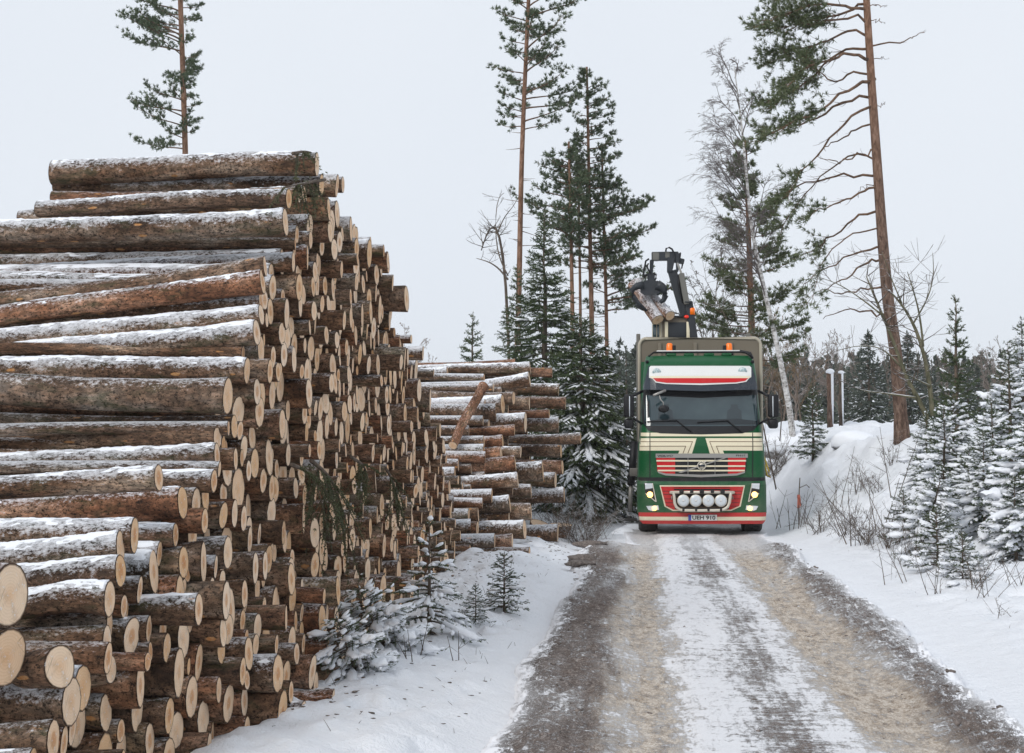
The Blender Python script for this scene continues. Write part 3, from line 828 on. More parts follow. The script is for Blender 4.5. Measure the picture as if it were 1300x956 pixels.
M['white'] = paint('white_panel', (0.70, 0.70, 0.68), dirt=0.2)
M['silver'] = paint('grille_metal', (0.33, 0.32, 0.30), 0.4, 0.0, 0.5, dirt=0.5)
M['tubeal'] = paint('bar_metal', (0.66, 0.62, 0.53), 0.4, 0.2, 0.3, dirt=0.2)
M['black'] = paint('black_plastic', (0.012, 0.012, 0.014), 0.5, 0.0, dirt=0.15)
M['dark'] = paint('dark_visor', (0.020, 0.028, 0.040), 0.25, 0.4, dirt=0.1)
M['steel'] = paint('crane_steel', (0.028, 0.032, 0.038), 0.5, 0.1, dirt=0.5, dc=(0.16, 0.14, 0.12))
M['steelgrey'] = paint('crane_grey', (0.15, 0.145, 0.13), 0.55, 0.1, dirt=0.5)
M['board'] = paint('headboard_metal', (0.165, 0.14, 0.105), 0.6, 0.0, dirt=0.6, dc=(0.25, 0.22, 0.19))
M['boardrim'] = paint('headboard_rim', (0.42, 0.38, 0.30), 0.5, 0.1, dirt=0.5)
M['rubber'] = paint('rubber', (0.012, 0.012, 0.013), 0.9, 0.0, dirt=0.35, dc=(0.35, 0.33, 0.31))
M['yellow'] = paint('plate_yellow', (0.75, 0.50, 0.03)); M['blue'] = paint('plate_blue', (0.01, 0.04, 0.35)); M['brown'] = paint('pinstripe', (0.16, 0.10, 0.06))
t = NT('windscreen_glass'); w = t.coord('Object')
M['glass'] = t.col(t.mix(t.rng(t.noise(1.2, w, 3), 0.4, 0.6), (0.022, 0.042, 0.050), (0.035, 0.060, 0.068)), 0.06, 0.9)
M['dash'] = NT('dashboard').col((0.012, 0.018, 0.022), 0.15, 0.6); M['seat'] = NT('seat').col((0.018, 0.030, 0.036), 0.08, 0.8)
t = NT('amber_lens'); M['amber'] = t.col((0.85, 0.17, 0.005), 0.25, 0.5)
t.b.inputs['Emission Color'].default_value = (1, 0.2, 0.0, 1); t.b.inputs['Emission Strength'].default_value = 0.12
t = NT('lamp_lit'); M['lit'] = t.col((1, 0.75, 0.4), 0.2); t.b.inputs['Emission Color'].default_value = (1.0, 0.55, 0.13, 1); t.b.inputs['Emission Strength'].default_value = 2.6
t = NT('red_lens'); M['redlens'] = t.col((0.6, 0.02, 0.01), 0.3); t.b.inputs['Emission Color'].default_value = (1, 0.05, 0.02, 1); t.b.inputs['Emission Strength'].default_value = 0.25
t = NT('lamp_glass'); w = t.coord('Object')
v = t.n('ShaderNodeTexWave', wave_type='BANDS', bands_direction='X'); v.inputs['Scale'].default_value = 30; t.put(v.inputs['Vector'], w)
M['lampg'] = t.col(t.mix(v.outputs[0], (0.45, 0.50, 0.54), (0.75, 0.78, 0.80)), 0.15, 0.6)
t = NT('emblem_disc'); w = t.coord('Object')
M['disc'] = t.col(t.mix(t.ramp(t.noise(22, w, 3, 0.7), [(0.45, 0.0), (0.55, 1.0)]), (0.30, 0.42, 0.44), (0.55, 0.62, 0.62)), 0.4)
for k in (0,): pass

TX, TY = float(at(891, 600, 27.8)[0]), 27.8
truck = empty('timber_truck', (TX, TY, 0))
tag(truck, 'green timber truck with cream and red stripes and lit headlights on the snowy road', 'truck')
def q(px, py, yo=0.0):
    p = at(px, py, TY + yo); return (p[0] - TX, p[2])
Z0 = [0.15, 0.30, 0.98, 1.05, 1.72, 1.80, 2.76, 3.10, 3.36, 3.50]
Y0 = [0.08, 0.02, 0.00, 0.03, 0.05, 0.07, 0.36, 0.42, 0.55, 0.80]
W0 = [1.235, 1.25, 1.25, 1.24, 1.22, 1.20, 1.13, 1.115, 1.09, 1.05]
def y0(z): return np.interp(z, Z0, Y0)
def hw(z): return np.interp(z, Z0, W0)
RC = 0.20
def surf(x, z):
    w_ = hw(z); e = np.clip((np.abs(x) - (w_ - RC)) / RC, 0, 0.999)
    return y0(z) + 0.05 * (x / w_) ** 2 + RC * (1 - np.sqrt(1 - e * e))
# cab shell
zs = np.concatenate([np.linspace(0.42, 3.36, 60), [3.42, 3.46, 3.49, 3.51]])
mb = MB(); rows = []
for z in zs:
    w_ = float(hw(z)); pts = [(-w_, 2.25), (-w_, 1.4)]
    for a in np.linspace(0, 1, 9): pts.append((-(w_ - RC) - RC * math.cos(a * math.pi / 2), None))
    for x_ in np.linspace(-(w_ - RC), w_ - RC, 17)[1:-1]: pts.append((x_, None))
    for a in np.linspace(1, 0, 9): pts.append(((w_ - RC) + RC * math.cos(a * math.pi / 2), None))
    pts += [(w_, 1.4), (w_, 2.25)]
    rows.append([(x_, float(surf(x_ * 0.9999, z)) if y_ is None else y_, z) for x_, y_ in pts])
rows.append([(x_ * 0.8, 0.5 + y_ * 0.7 + 0.25, 3.53) for x_, y_, z in rows[-1]])
V = np.array(rows); k1, k2 = V.shape[:2]
i = np.arange(k1 - 1)[:, None] * k2; j = np.arange(k2 - 1)[None, :]
mb.add(V.reshape(-1, 3), np.stack([i + j, i + j + 1, i + k2 + j + 1, i + k2 + j], -1).reshape(-1, 4))
mb.f.append((np.arange(k2) + (k1 - 1) * k2)[None, :]); mb.m.append(np.zeros(1, np.int32))
cab = mb.build('cab', M['green'], truck)
mb = MB(); mb.box(-1.15, 1.15, 2.18, 2.24, 0.5, 3.45); mb.build('rear_wall', M['green'], cab)

def decal(name, poly, mat, off, parent=None, thick=0.012, px=True, yo=0.1, step=0.11, sf=surf):
    """a thin panel following the curved front; poly in photo pixels (or local x,z)"""
    P_ = []
    for a in poly:
        if px:
            x_, z_ = q(a[0], a[1], yo)
            for _ in range(3): x_, z_ = q(a[0], a[1], float(sf(np.array(x_), np.array(z_))) if abs(x_) < hw(z_) else yo)
        else: x_, z_ = a
        w_ = float(hw(z_)) * 0.9999; P_.append((max(-w_, min(w_, x_)), z_))
    bm = bmesh.new(); vs_ = [bm.verts.new((a[0], 0, a[1])) for a in P_]; bm.faces.new(vs_)
    xs_ = [a[0] for a in P_]; z_s = [a[1] for a in P_]
    cuts = [(c, 0) for c in np.arange(-1.2, 1.21, step)] + [(s * c, 0) for c in (1.06, 1.1, 1.14, 1.17, 1.2, 1.22, 1.24) for s in (1, -1)]
    cuts += [(c, 1) for c in (0.3, 0.98, 1.05, 1.72, 1.8, 2.76, 3.1, 3.36)]
    for c, ax_ in cuts:
        lo, hi = (min(xs_), max(xs_)) if ax_ == 0 else (min(z_s), max(z_s))
        if lo + 1e-3 < c < hi - 1e-3:
            bmesh.ops.bisect_plane(bm, geom=bm.verts[:] + bm.edges[:] + bm.faces[:], plane_co=(c, 0, 0) if ax_ == 0 else (0, 0, c), plane_no=(1, 0, 0) if ax_ == 0 else (0, 0, 1))
    for v_ in bm.verts: v_.co.y = float(sf(np.array(v_.co.x), np.array(v_.co.z))) - off
    r_ = bmesh.ops.extrude_face_region(bm, geom=bm.faces[:])
    for e_ in r_['geom']:
        if isinstance(e_, bmesh.types.BMVert): e_.co.y += thick
    bmesh.ops.recalc_face_normals(bm, faces=bm.faces)
    m_ = MB(); m_.bm(bm)
    return m_.build(name, mat, parent if parent is not None else cab, smooth=False)
def z3(l): return [(790 + a / 6.19, 550 + b / 6.19) for a, b in l]
def z2(l): return [(790 + a / 6.19, 410 + b / 6.19) for a, b in l]

# windscreen and its black surround
decal('windscreen_surround', z2([(172, 470), (1062, 470), (1086, 700), (1078, 790), (1030, 845), (940, 868), (620, 876), (300, 868), (205, 845), (160, 790), (150, 700)]), M['black'], 0.010)
wsc = decal('windscreen', z2([(190, 520), (1048, 520), (1062, 700), (1060, 806), (620, 812), (175, 806), (172, 700)]), M['glass'], 0.016)
decal('shade_band', z2([(192, 520), (1046, 520), (1052, 566), (620, 590), (182, 568)]), M['black'], 0.018, wsc)
decal('dashboard', z2([(180, 800), (1056, 800), (1058, 770), (900, 752), (620, 760), (330, 752), (178, 772)]), M['dash'], 0.0175, wsc)
for a_ in (340, 880): decal('seat', z2([(a_ - 62, 775), (a_ + 62, 775), (a_ + 55, 690), (a_ + 30, 670), (a_ + 26, 640), (a_ - 26, 640), (a_ - 30, 670), (a_ - 55, 690)]), M['seat'], 0.0170, wsc)
# cream band with pinstripes and the green wedge
band = decal('cream_band', z3([(132, -4), (1108, -4), (1104, 136), (790, 136), (800, 160), (440, 160), (450, 136), (135, 136)]), M['cream'], 0.006)
decal('green_line', z3([(135, 24), (1104, 24), (1104, 38), (135, 38)]), M['green'], 0.011, band)
decal('green_wedge', z3([(585, 36), (652, 36), (688, 161), (548, 161)]), M['green'], 0.011, band)
for s_ in (1, -1):
    c_ = 619
    def mx_(l): return [(c_ + s_ * (a - c_), b) for a, b in l]
    for y_, xa, xb in ((68, 548, 512), (104, 495, 474)):
        l_ = [(138, y_), (xa, y_), (xb, 158), (xb + 6, 158), (xa + 7, y_ - 5), (138, y_ - 5)]
        decal('pinstripe', z3(mx_(l_)), M['brown'], 0.010, band)
for xs_ in (217, 1024):
    decal('panel_gap', z3([(xs_ - 3, -4), (xs_ + 3, -4), (xs_ + 3, 350), (xs_ - 3, 350)]), M['black'], 0.0125)
# side door pillar in cream
for s_ in (-1, 1):
    m_ = MB(); pts = [(s_ * (float(hw(z)) + 0.004), 0.30 + y0(z), z) for z in np.linspace(1.85, 2.75, 8)]
    for a, b in zip(pts[:-1], pts[1:]):
        m_.add([(a[0], a[1], a[2]), (a[0], a[1] + 0.12, a[2]), (b[0], b[1] + 0.12, b[2]), (b[0], b[1], b[2])], [(0, 1, 2, 3)])
    m_.build('pillar_trim', M['cream'], cab)
    m_ = MB(); m_.prism([(s_ * (hw(1.9) + 0.006), 1.9), (s_ * (hw(2.7) + 0.006), 2.7), (s_ * (hw(2.7) + 0.010), 2.7), (s_ * (hw(1.9) + 0.010), 1.9)], 0.62, 1.5); m_.build('side_window', M['glass'], cab)

# upper grille
gr = decal('grille', z3([(265, 188), (978, 188), (972, 300), (900, 322), (619, 334), (340, 322), (275, 300)]), M['black'], 0.014)
for s_ in (1, -1):
    decal('red_field', z3(mx_([(268, 192), (415, 192), (415, 324), (340, 320), (276, 299)]) if s_ == 1 else [(619 - (a - 619), b) for a, b in [(268, 192), (408, 192), (408, 324), (340, 320), (276, 299)]]), M['red'], 0.022, gr)
for y_, xa in ((216, 268), (258, 274), (293, 278)):
    decal('slat', z3([(xa, y_ - 6), (1240 - xa, y_ - 6), (1240 - xa, y_ + 6), (xa, y_ + 6)]), M['cream'], 0.032, gr)
for x_ in (516, 728):
    decal('slat_divider', z3([(x_ - 2, 192), (x_ + 2, 192), (x_ + 2, 324), (x_ - 2, 324)]), M['silver'], 0.036, gr)
decal('grille_frame', z3([(262, 160), (985, 160), (985, 193), (262, 193)]), M['silver'], 0.030, gr)
decal('grille_frame', z3([(278, 300), (340, 316), (619, 326), (898, 316), (966, 300), (962, 312), (900, 332), (619, 346), (340, 332), (282, 312)]), M['silver'], 0.030, gr)
decal('diagonal_bar', z3([(440, 306), (800, 192), (822, 192), (462, 312)]), M['silver'], 0.040, gr)
ex, ez = q(790 + 622 / 6.19, 550 + 254 / 6.19, 0.05)
ye = float(surf(ex, ez)) - 0.05
th = np.linspace(0, 2 * math.pi, 33)
m_ = MB().tube([(ex + 0.075 * math.cos(a), ye, ez + 0.075 * math.sin(a)) for a in th], 0.011, 6, cap=False)
m_.tube([(ex + 0.05, ye, ez + 0.055), (ex + 0.085, ye, ez + 0.095)], [0.012, 0.018], 6)
m_.disc((ex, ye + 0.01, ez), (0, 1, 0), 0.06, 0.01, 24)
em = m_.build('emblem', M['tubeal'], gr)
m_ = MB().box(ex - 0.062, ex + 0.062, ye - 0.013, ye - 0.003, ez - 0.02, ez + 0.02); m_.build('emblem_band', M['dark'], gr)
def text(name, s_, px, py, h, mat, yoff, parent, ylocal=None, width=None, bold=0.0):
    c_ = bpy.data.curves.new(name, 'FONT'); c_.body = s_; c_.size = h * 1.42; c_.extrude = 0.002; c_.align_x = 'CENTER'; c_.offset = bold
    o_ = bpy.data.objects.new(name, c_); COL.objects.link(o_); o_.parent = parent
    x_, z_ = q(px, py, 0.05); yy_ = (float(surf(x_, z_)) if ylocal is None else ylocal) - yoff
    x_, z_ = q(px, py, yy_); o_.location = (x_, yy_, z_ - h / 2); o_.rotation_euler = (R(90), 0, 0); c_.materials.append(mat)
    bpy.context.view_layer.update()
    if width: o_.scale = (width / max(1e-3, o_.dimensions[0]), 1, 1)
    me = bpy.data.meshes.new_from_object(o_.evaluated_get(bpy.context.evaluated_depsgraph_get()))
    n_ = bpy.data.objects.new(name, me); COL.objects.link(n_); n_.parent = parent; n_.location = o_.location; n_.rotation_euler = o_.rotation_euler; n_.scale = o_.scale
    bpy.data.objects.remove(o_); n_.name = name
    return n_
text('lettering', 'VOLVO', 790 + 338 / 6.19, 550 + 178 / 6.19, 0.036, M['black'], 0.034, gr, width=0.31, bold=0.0015)
text('lettering', 'FH16', 790 + 930 / 6.19, 550 + 175 / 6.19, 0.030, M['black'], 0.034, gr, width=0.18, bold=0.001)

# black gap and lower panel
decal('gap_trim', z3([(122, 344), (1128, 344), (1130, 384), (118, 384)]), M['black'], 0.006)
lp = decal('lower_panel', z3([(122, 372), (300, 378), (940, 378), (1130, 372), (1136, 628), (119, 628)]), M['green'], 0.022, thick=0.05)
hexo = [(292, 408), (964, 408), (930, 575), (855, 610), (395, 610), (332, 575)]
hexi = [(303, 419), (953, 419), (919, 570), (850, 600), (400, 600), (342, 570)]
lg = decal('lower_grille', z3(hexo), M['cream'], 0.030)
decal('grille_field', z3(hexi), M['red'], 0.036, lg)
decal('grille_opening', z3([(405, 424), (845, 424), (838, 596), (412, 596)]), M['black'], 0.041, lg)
for y_ in (432, 452): decal('slat', z3([(400, y_ - 4), (850, y_ - 4), (850, y_ + 4), (400, y_ + 4)]), M['red'], 0.050, lg)
for y_ in (470, 510, 548, 580): decal('slat', z3([(420, y_ - 4), (830, y_ - 4), (830, y_ + 4), (420, y_ + 4)]), M['brown'], 0.048, lg)
for y_ in (455, 480, 515, 545, 572):
    k_ = (y_ - 419) / 151 * 38
    for s_ in (1, -1):
        l_ = [(306 + k_, y_ - 2), (404, y_ - 2), (404, y_ + 2), (307 + k_, y_ + 2)]
        decal('field_groove', z3(l_ if s_ == 1 else [(1256 - a, b) for a, b in l_]), M['black'], 0.039, lg)
# light bar with four round spotlights
def zp(a, b, y_): 
    x_, z_ = q(790 + a / 6.19, 550 + b / 6.19, y_); return (x_, y_, z_)
yb = -0.13
bar = [zp(380, 466, 0.0), zp(388, 466, yb), zp(402, 470, yb), zp(408, 500, yb), zp(412, 550, yb), zp(425, 580, yb), zp(450, 600, yb), zp(490, 606, yb), zp(620, 607, yb), zp(760, 606, yb), zp(800, 598, yb), zp(828, 578, yb), zp(842, 545, yb), zp(848, 500, yb), zp(854, 470, yb), zp(868, 466, yb), zp(876, 466, 0.0)]
lb_ = MB().tube(bar, 0.030, 10).tube([zp(385, 464, yb), zp(870, 464, yb)], 0.028, 10).build('light_bar', M['tubeal'], truck)
for a in (465, 545, 625, 708, 788):
    x_, y_, z_ = zp(a, 458, yb); h_ = 0.03 if a in (545, 708) else 0.038
    MB().box(x_ - h_ * 1.1, x_ + h_ * 1.1, y_ - 0.035, y_ + 0.035, z_ - h_, z_ + h_, 0, 0.008).build('mount_clamp', M['black'], lb_)
for a in (480, 580, 677, 775):
    x_, y_, z_ = zp(a, 600, yb); MB().box(x_ - 0.022, x_ + 0.022, y_ - 0.036, y_ + 0.036, z_ - 0.035, z_ + 0.05, 0, 0.008).build('mount_clamp', M['black'], lb_)
for a in (480, 578, 677, 775):
    x_, y_, z_ = zp(a, 530, yb - 0.03)
    s_ = MB().tube([(x_, y_ + 0.12, z_), (x_, y_ + 0.06, z_), (x_, y_ - 0.01, z_), (x_, y_ - 0.018, z_)], [0.05, 0.105, 0.118, 0.112], 28).build('spotlight', M['tubeal'], truck)
    MB().tube([(x_, y_ - 0.014, z_), (x_, y_ - 0.026, z_), (x_, y_ - 0.030, z_)], [0.106, 0.10, 0.06], 28).build('lens', M['lampg'], s_)
    MB().tube([(x_, y_ - 0.030, z_), (x_, y_ - 0.036, z_)], [0.022, 0.015], 14).build('bulb_cap', M['white'], s_)
# headlights and fog lamps
for s_ in (1, -1):
    def mm(l): return l if s_ == 1 else [(1256 - a, b) for a, b in l]
    hl = decal('headlight', z3(mm([(172, 390), (238, 390), (270, 535), (262, 542), (182, 474)])), M['black'], 0.034, truck, thick=0.04)
    decal('reflector', z3(mm([(178, 394), (234, 394), (240, 430), (181, 440)])), M['lampg'], 0.040, hl)
    decal('trim_line', z3(mm([(234, 392), (240, 392), (270, 538), (262, 538)])), M['tubeal'], 0.042, hl)
    decal('trim_line', z3(mm([(182, 476), (262, 540), (266, 534), (184, 468)])), M['tubeal'], 0.042, hl)
    cxp = 217 if s_ == 1 else 1037
    x_, y_, z_ = zp(cxp, 481, 0.08); yy = float(surf(x_, z_)) - 0.055
    MB().tube([(x_, yy + 0.03, z_), (x_, yy, z_), (x_, yy - 0.012, z_)], [0.058, 0.058, 0.035], 20).build('lamp', M['lit'], hl)
    fg = decal('fog_lamp', z3(mm([(188, 572), (282, 566), (288, 600), (240, 612), (205, 602)])), M['lampg'], 0.034, truck, thick=0.04)
    cxp = 253 if s_ == 1 else 1001
    x_, y_, z_ = zp(cxp, 589, 0.08); yy = float(surf(x_, z_)) - 0.055
    MB().tube([(x_, yy + 0.03, z_), (x_, yy, z_), (x_, yy - 0.012, z_)], [0.045, 0.045, 0.025], 20).build('lamp', M['lit'], fg)
    MB().tube([zp(388 if s_ == 1 else 868, 495, -0.05), zp(388 if s_ == 1 else 868, 520, -0.05)], 0.012, 6).build('tow_eye', M['silver'], lp)
# bumper, three stripes
bp = decal('bumper', z3([(128, 620), (1130, 620), (1130, 652), (128, 652)]), M['red'], 0.035, truck, thick=0.10)
decal('cream_stripe', z3([(130, 652), (1130, 652), (1128, 682), (134, 682)]), M['cream'], 0.036, bp, thick=0.10)
decal('red_stripe', z3([(136, 682), (1126, 682), (1105, 710), (160, 710)]), M['red'], 0.035, bp, thick=0.10)
np_ = decal('number_plate', z3([(518, 640), (743, 640), (743, 685), (518, 685)]), M['white'], 0.052, truck)
decal('plate_strip', z3([(518, 640), (541, 640), (541, 685), (518, 685)]), M['blue'], 0.055, np_)
text('registration', 'UEH 910', 790 + 640 / 6.19, 550 + 663 / 6.19, 0.072, M['black'], 0.056, np_, width=0.44, bold=0.002)
# visor with white sign panel
def surfv(x, z): return surf(x, z) - np.interp(z, [2.70, 2.78, 3.30, 3.36], [0.20, 0.22, 0.16, 0.05])
vis_ = decal('sun_visor', z2([(206, 338), (1018, 338), (1062, 500), (1058, 524), (620, 536), (168, 524), (164, 500)]), M['dark'], 0.0, truck, thick=0.03, sf=surfv)
sp_ = decal('sign_panel', z2([(222, 338), (1000, 338), (1013, 350), (1013, 425), (990, 440), (240, 440), (210, 430), (212, 352)]), M['white'], 0.008, vis_, sf=surfv)
decal('cream_line', z2([(214, 418), (1011, 418), (990, 438), (236, 438)]), M['cream'], 0.012, vis_, sf=surfv)
decal('white_edge', z2([(236, 436), (996, 436), (975, 462), (900, 476), (620, 488), (340, 480), (262, 468)]), M['white'], 0.014, vis_, sf=surfv)
decal('red_stripe', z2([(240, 434), (990, 434), (966, 455), (890, 467), (620, 474), (350, 471), (268, 460)]), M['red'], 0.019, vis_, sf=surfv)
for a, b in ((270, 388), (945, 380)):
    x_, z_ = q(790 + a / 6.19, 410 + b / 6.19, 0.3); yy = float(surfv(x_, z_)) - 0.012
    MB().disc((x_, yy, z_), (0, 1, 0.25), 0.083, 0.01, 28).build('round_emblem', M['disc'], sp_)
# roof: front ledge lamps, air horn rail, roof bar and beacons
x_, z_ = q(891, 449, 1.0)
rb = MB().box(-0.84, 0.82, 0.93, 1.01, 3.585, 3.625, 0, 0.01).build('roof_sign_bar', M['white'], truck)
MB().tube([(-1.0, 0.75, 3.50), (-0.9, 0.85, 3.58), (0.9, 0.85, 3.58), (1.05, 0.8, 3.48)], 0.02, 8).tube([(0.82, 0.95, 3.6), (1.02, 0.9, 3.56), (1.06, 0.85, 3.45)], 0.03, 8).build('roof_rail', M['black'], truck)
for a in (-0.55, -0.2, 0.2, 0.55): MB().box(a - 0.1, a + 0.1, 0.8, 1.1, 3.50, 3.56, 0, 0.02).build('roof_bracket', M['green'], truck)
for a in (195, 1022):
    x_, z_ = q(790 + a / 6.19, 410 + 306 / 6.19, 0.7); MB().box(x_ - 0.03, x_ + 0.03, 0.62, 0.72, z_ - 0.03, z_ + 0.03, 0, 0.012).build('corner_lamp', M['black'], truck)
for a in (372, 840):
    x_, z_ = q(790 + a / 6.19, 410 + 242 / 6.19, 1.1)
    bc_ = MB().tube([(x_, 1.12, z_ - 0.03), (x_, 1.12, z_ + 0.015)], 0.085, 20).build('beacon', M['black'], truck)
    MB().tube([(x_, 1.12, z_ + 0.01), (x_, 1.12, z_ + 0.05), (x_, 1.12, z_ + 0.19), (x_, 1.12, z_ + 0.215)], [0.066, 0.068, 0.060, 0.04], 20).build('amber_lens', M['amber'], bc_)
    s_ = 1 if a < 600 else -1
    MB().box(x_ + s_ * 0.09 - 0.035, x_ + s_ * 0.09 + 0.035, 1.08, 1.2, z_ - 0.0, z_ + 0.17, 0, 0.01).build('work_lamp', M['black'], bc_)
# wipers, front mirror, door mirrors
for l_ in ([(196, 776), (430, 767), (545, 858)], [(588, 781), (830, 768), (940, 858)]):
    P_ = []
    for a, b in l_:
        x_, z_ = q(790 + a / 6.19, 410 + b / 6.19, 0.1); P_.append((x_, float(surf(x_, z_)) - 0.04, z_))
    MB().tube(P_[1:], 0.014, 6).tube([P_[0], P_[1]], 0.012, 6).build('wiper', M['black'], truck)
def z2p(a, b, y_):
    x_, z_ = q(790 + a / 6.19, 410 + b / 6.19, y_); return (x_, y_, z_)
fm_ = MB().tube([z2p(245, 570, 0.0), z2p(340, 530, 0.12)], 0.026, 8).tube([z2p(292, 570, 0.02), z2p(300, 600, 0), z2p(322, 625, -0.02), z2p(324, 660, -0.02)], 0.012, 6).build('front_mirror', M['silver'], truck)
c_ = np.array(z2p(325, 675, -0.02)); m_ = MB(); blob(m_, c_, 0.10, 1, 2, 0, (1.1, 0.35, 0.75), 0.0); m_.build('mirror_head', M['black'], fm_)
for s_, xa, xb, xt in ((-1, 12, 92, 160), (1, 1146, 1226, 1070)):
    a = z2p(xa, 740, 0.15); b = z2p(xb, 562, 0.15)
    mm_ = MB().box(min(a[0], b[0]), max(a[0], b[0]), 0.05, 0.28, a[2], b[2], 0, 0.035).build('door_mirror', M['black'], truck)
    a2 = z2p(xa + 2, 830, 0.15); b2 = z2p(xb - 2, 752, 0.15)
    MB().box(min(a2[0], b2[0]), max(a2[0], b2[0]), 0.08, 0.28, a2[2], b2[2], 0, 0.05).build('wide_angle_mirror', M['black'], mm_)
    xc = xa + 45 if s_ < 0 else xa + 38
    t1, t2 = z2p(xc - 4, 575, 0.04), z2p(xc + 4, 735, 0.04); MB().box(t1[0], t2[0], 0.035, 0.052, t2[2], t1[2]).build('mirror_stripe', M['lampg'], mm_)
    MB().tube([z2p(xb if s_ < 0 else xa, 570, 0.15), z2p(xt, 535, 0.45)], 0.028, 6).tube([z2p(xb if s_ < 0 else xa, 752, 0.15), z2p(xt - 5 * s_, 800, 0.35)], 0.024, 6).build('mirror_arm', M['black'], mm_)
# wheels
def wheel(x, y, r, w_):
    o_ = empty('wheel', (x, y, r)); o_.parent = truck
    prof = [(-w_ / 2, r * 0.62), (-w_ / 2, r * 0.93), (-w_ * 0.4, r), (w_ * 0.4, r), (w_ / 2, r * 0.93), (w_ / 2, r * 0.62)]
    m_ = MB().tube([(a, 0, 0) for a, _ in prof], [b for _, b in prof], 48)
    for k in range(44):
        a = k / 44 * 2 * math.pi
        for sgn in (-1, 1):
            c = np.array([sgn * w_ * 0.2, r * 1.005 * math.cos(a + sgn * 0.035), r * 1.005 * math.sin(a + sgn * 0.035)])
            t_ = np.array([0, -math.sin(a), math.cos(a)]) * 0.02; n_ = np.array([0, math.cos(a), math.sin(a)]) * 0.008; h_ = np.array([w_ * 0.17, 0, 0])
            vv = [c + i1 * h_ + i2 * t_ + i3 * n_ for i1 in (-1, 1) for i2 in (-1, 1) for i3 in (-1, 1)]
            m_.add(vv, [(0, 1, 3, 2), (4, 6, 7, 5), (0, 4, 5, 1), (2, 3, 7, 6), (0, 2, 6, 4), (1, 5, 7, 3)])
    m_.build('tyre', M['rubber'], o_, smooth=False)
    MB().tube([(-w_ * 0.52, 0, 0), (-w_ * 0.3, 0, 0), (w_ * 0.3, 0, 0), (w_ * 0.52, 0, 0)], [r * 0.3, r * 0.6, r * 0.6, r * 0.3], 28).build('rim', M['silver'], o_)
for x_ in (-1.03, 1.03): wheel(x_, 1.15, 0.50, 0.38)
for y_ in (5.2, 6.55):
    for x_ in (-0.95, 0.95): wheel(x_, y_, 0.5, 0.56)
# chassis, steps, engine underside
m_ = MB().box(-0.42, -0.34, 0.6, 9.0, 0.75, 1.0).box(0.34, 0.42, 0.6, 9.0, 0.75, 1.0)
for y_ in (0.7, 2.6, 4.2, 5.9, 7.4, 8.9): m_.box(-0.4, 0.4, y_, y_ + 0.1, 0.78, 0.97)
m_.build('chassis', M['steel'], truck)
MB().box(-0.55, 0.6, 0.5, 1.9, 0.28, 0.9, 0, 0.08).box(-0.75, 0.75, 0.9, 1.1, 0.3, 0.45, 0, 0.04).build('axle_beam', M['steelgrey'], truck)
MB().box(-1.22, -0.7, 1.75, 2.3, 0.35, 0.95, 0, 0.05).box(0.7, 1.22, 1.75, 2.3, 0.35, 0.95, 0, 0.05).build('step_box', M['black'], truck)
for s_ in (-1, 1):
    m_ = MB(); pts = [(s_ * 1.05, 1.15 + 0.60 * math.cos(a), 0.5 + 0.60 * math.sin(a)) for a in np.linspace(0.1, math.pi - 0.1, 14)]
    for a, b in zip(pts[:-1], pts[1:]): m_.add([(a[0] - 0.2, a[1], a[2]), (a[0] + 0.2, a[1], a[2]), (b[0] + 0.2, b[1], b[2]), (b[0] - 0.2, b[1], b[2])], [(0, 1, 2, 3)])
    m_.build('mudguard', M['black'], truck)
# headboard
def rrect(x0, x1, z0, z1, r, n=7):
    P_ = [(x0, z0)]
    P_ += [(x0 + r - r * math.cos(a), z1 - r + r * math.sin(a)) for a in np.linspace(0, math.pi / 2, n)]
    P_ += [(x1 - r + r * math.sin(a), z1 - r + r * math.cos(a)) for a in np.linspace(0, math.pi / 2, n)]
    return P_ + [(x1, z0)]
yh = 2.55
ha = q(813, 700, yh); hb = q(965.5, 429, yh)
pr = rrect(ha[0], hb[0], 1.0, hb[1], 0.16)
hbd = MB().prism(pr, yh, yh + 0.05).build('headboard', M['board'], truck, smooth=False)
MB().tube([(a, yh - 0.01, b) for a, b in pr], 0.035, 8).build('headboard_rim', M['boardrim'], hbd)
m_ = MB()
for x_ in (-0.75, 0, 0.75): m_.box(x_ - 0.04, x_ + 0.04, yh - 0.04, yh - 0.001, 1.1, hb[1] - 0.1, 0, 0.01)
m_.build('headboard_rib', M['board'], hbd)
# bunks and stakes behind
for y_ in (3.6, 5.0, 6.6, 8.3):
    bk = MB().box(-1.2, 1.2, y_ - 0.09, y_ + 0.09, 1.02, 1.2, 0, 0.02).build('bunk', M['steelgrey'], truck)
    for s_ in (-1, 1): MB().box(s_ * 1.2 - 0.045, s_ * 1.2 + 0.045, y_ - 0.06, y_ + 0.06, 1.1, 4.13 if y_ < 4 else 3.9, 0, 0.015).build('stake', M['steelgrey'], bk)
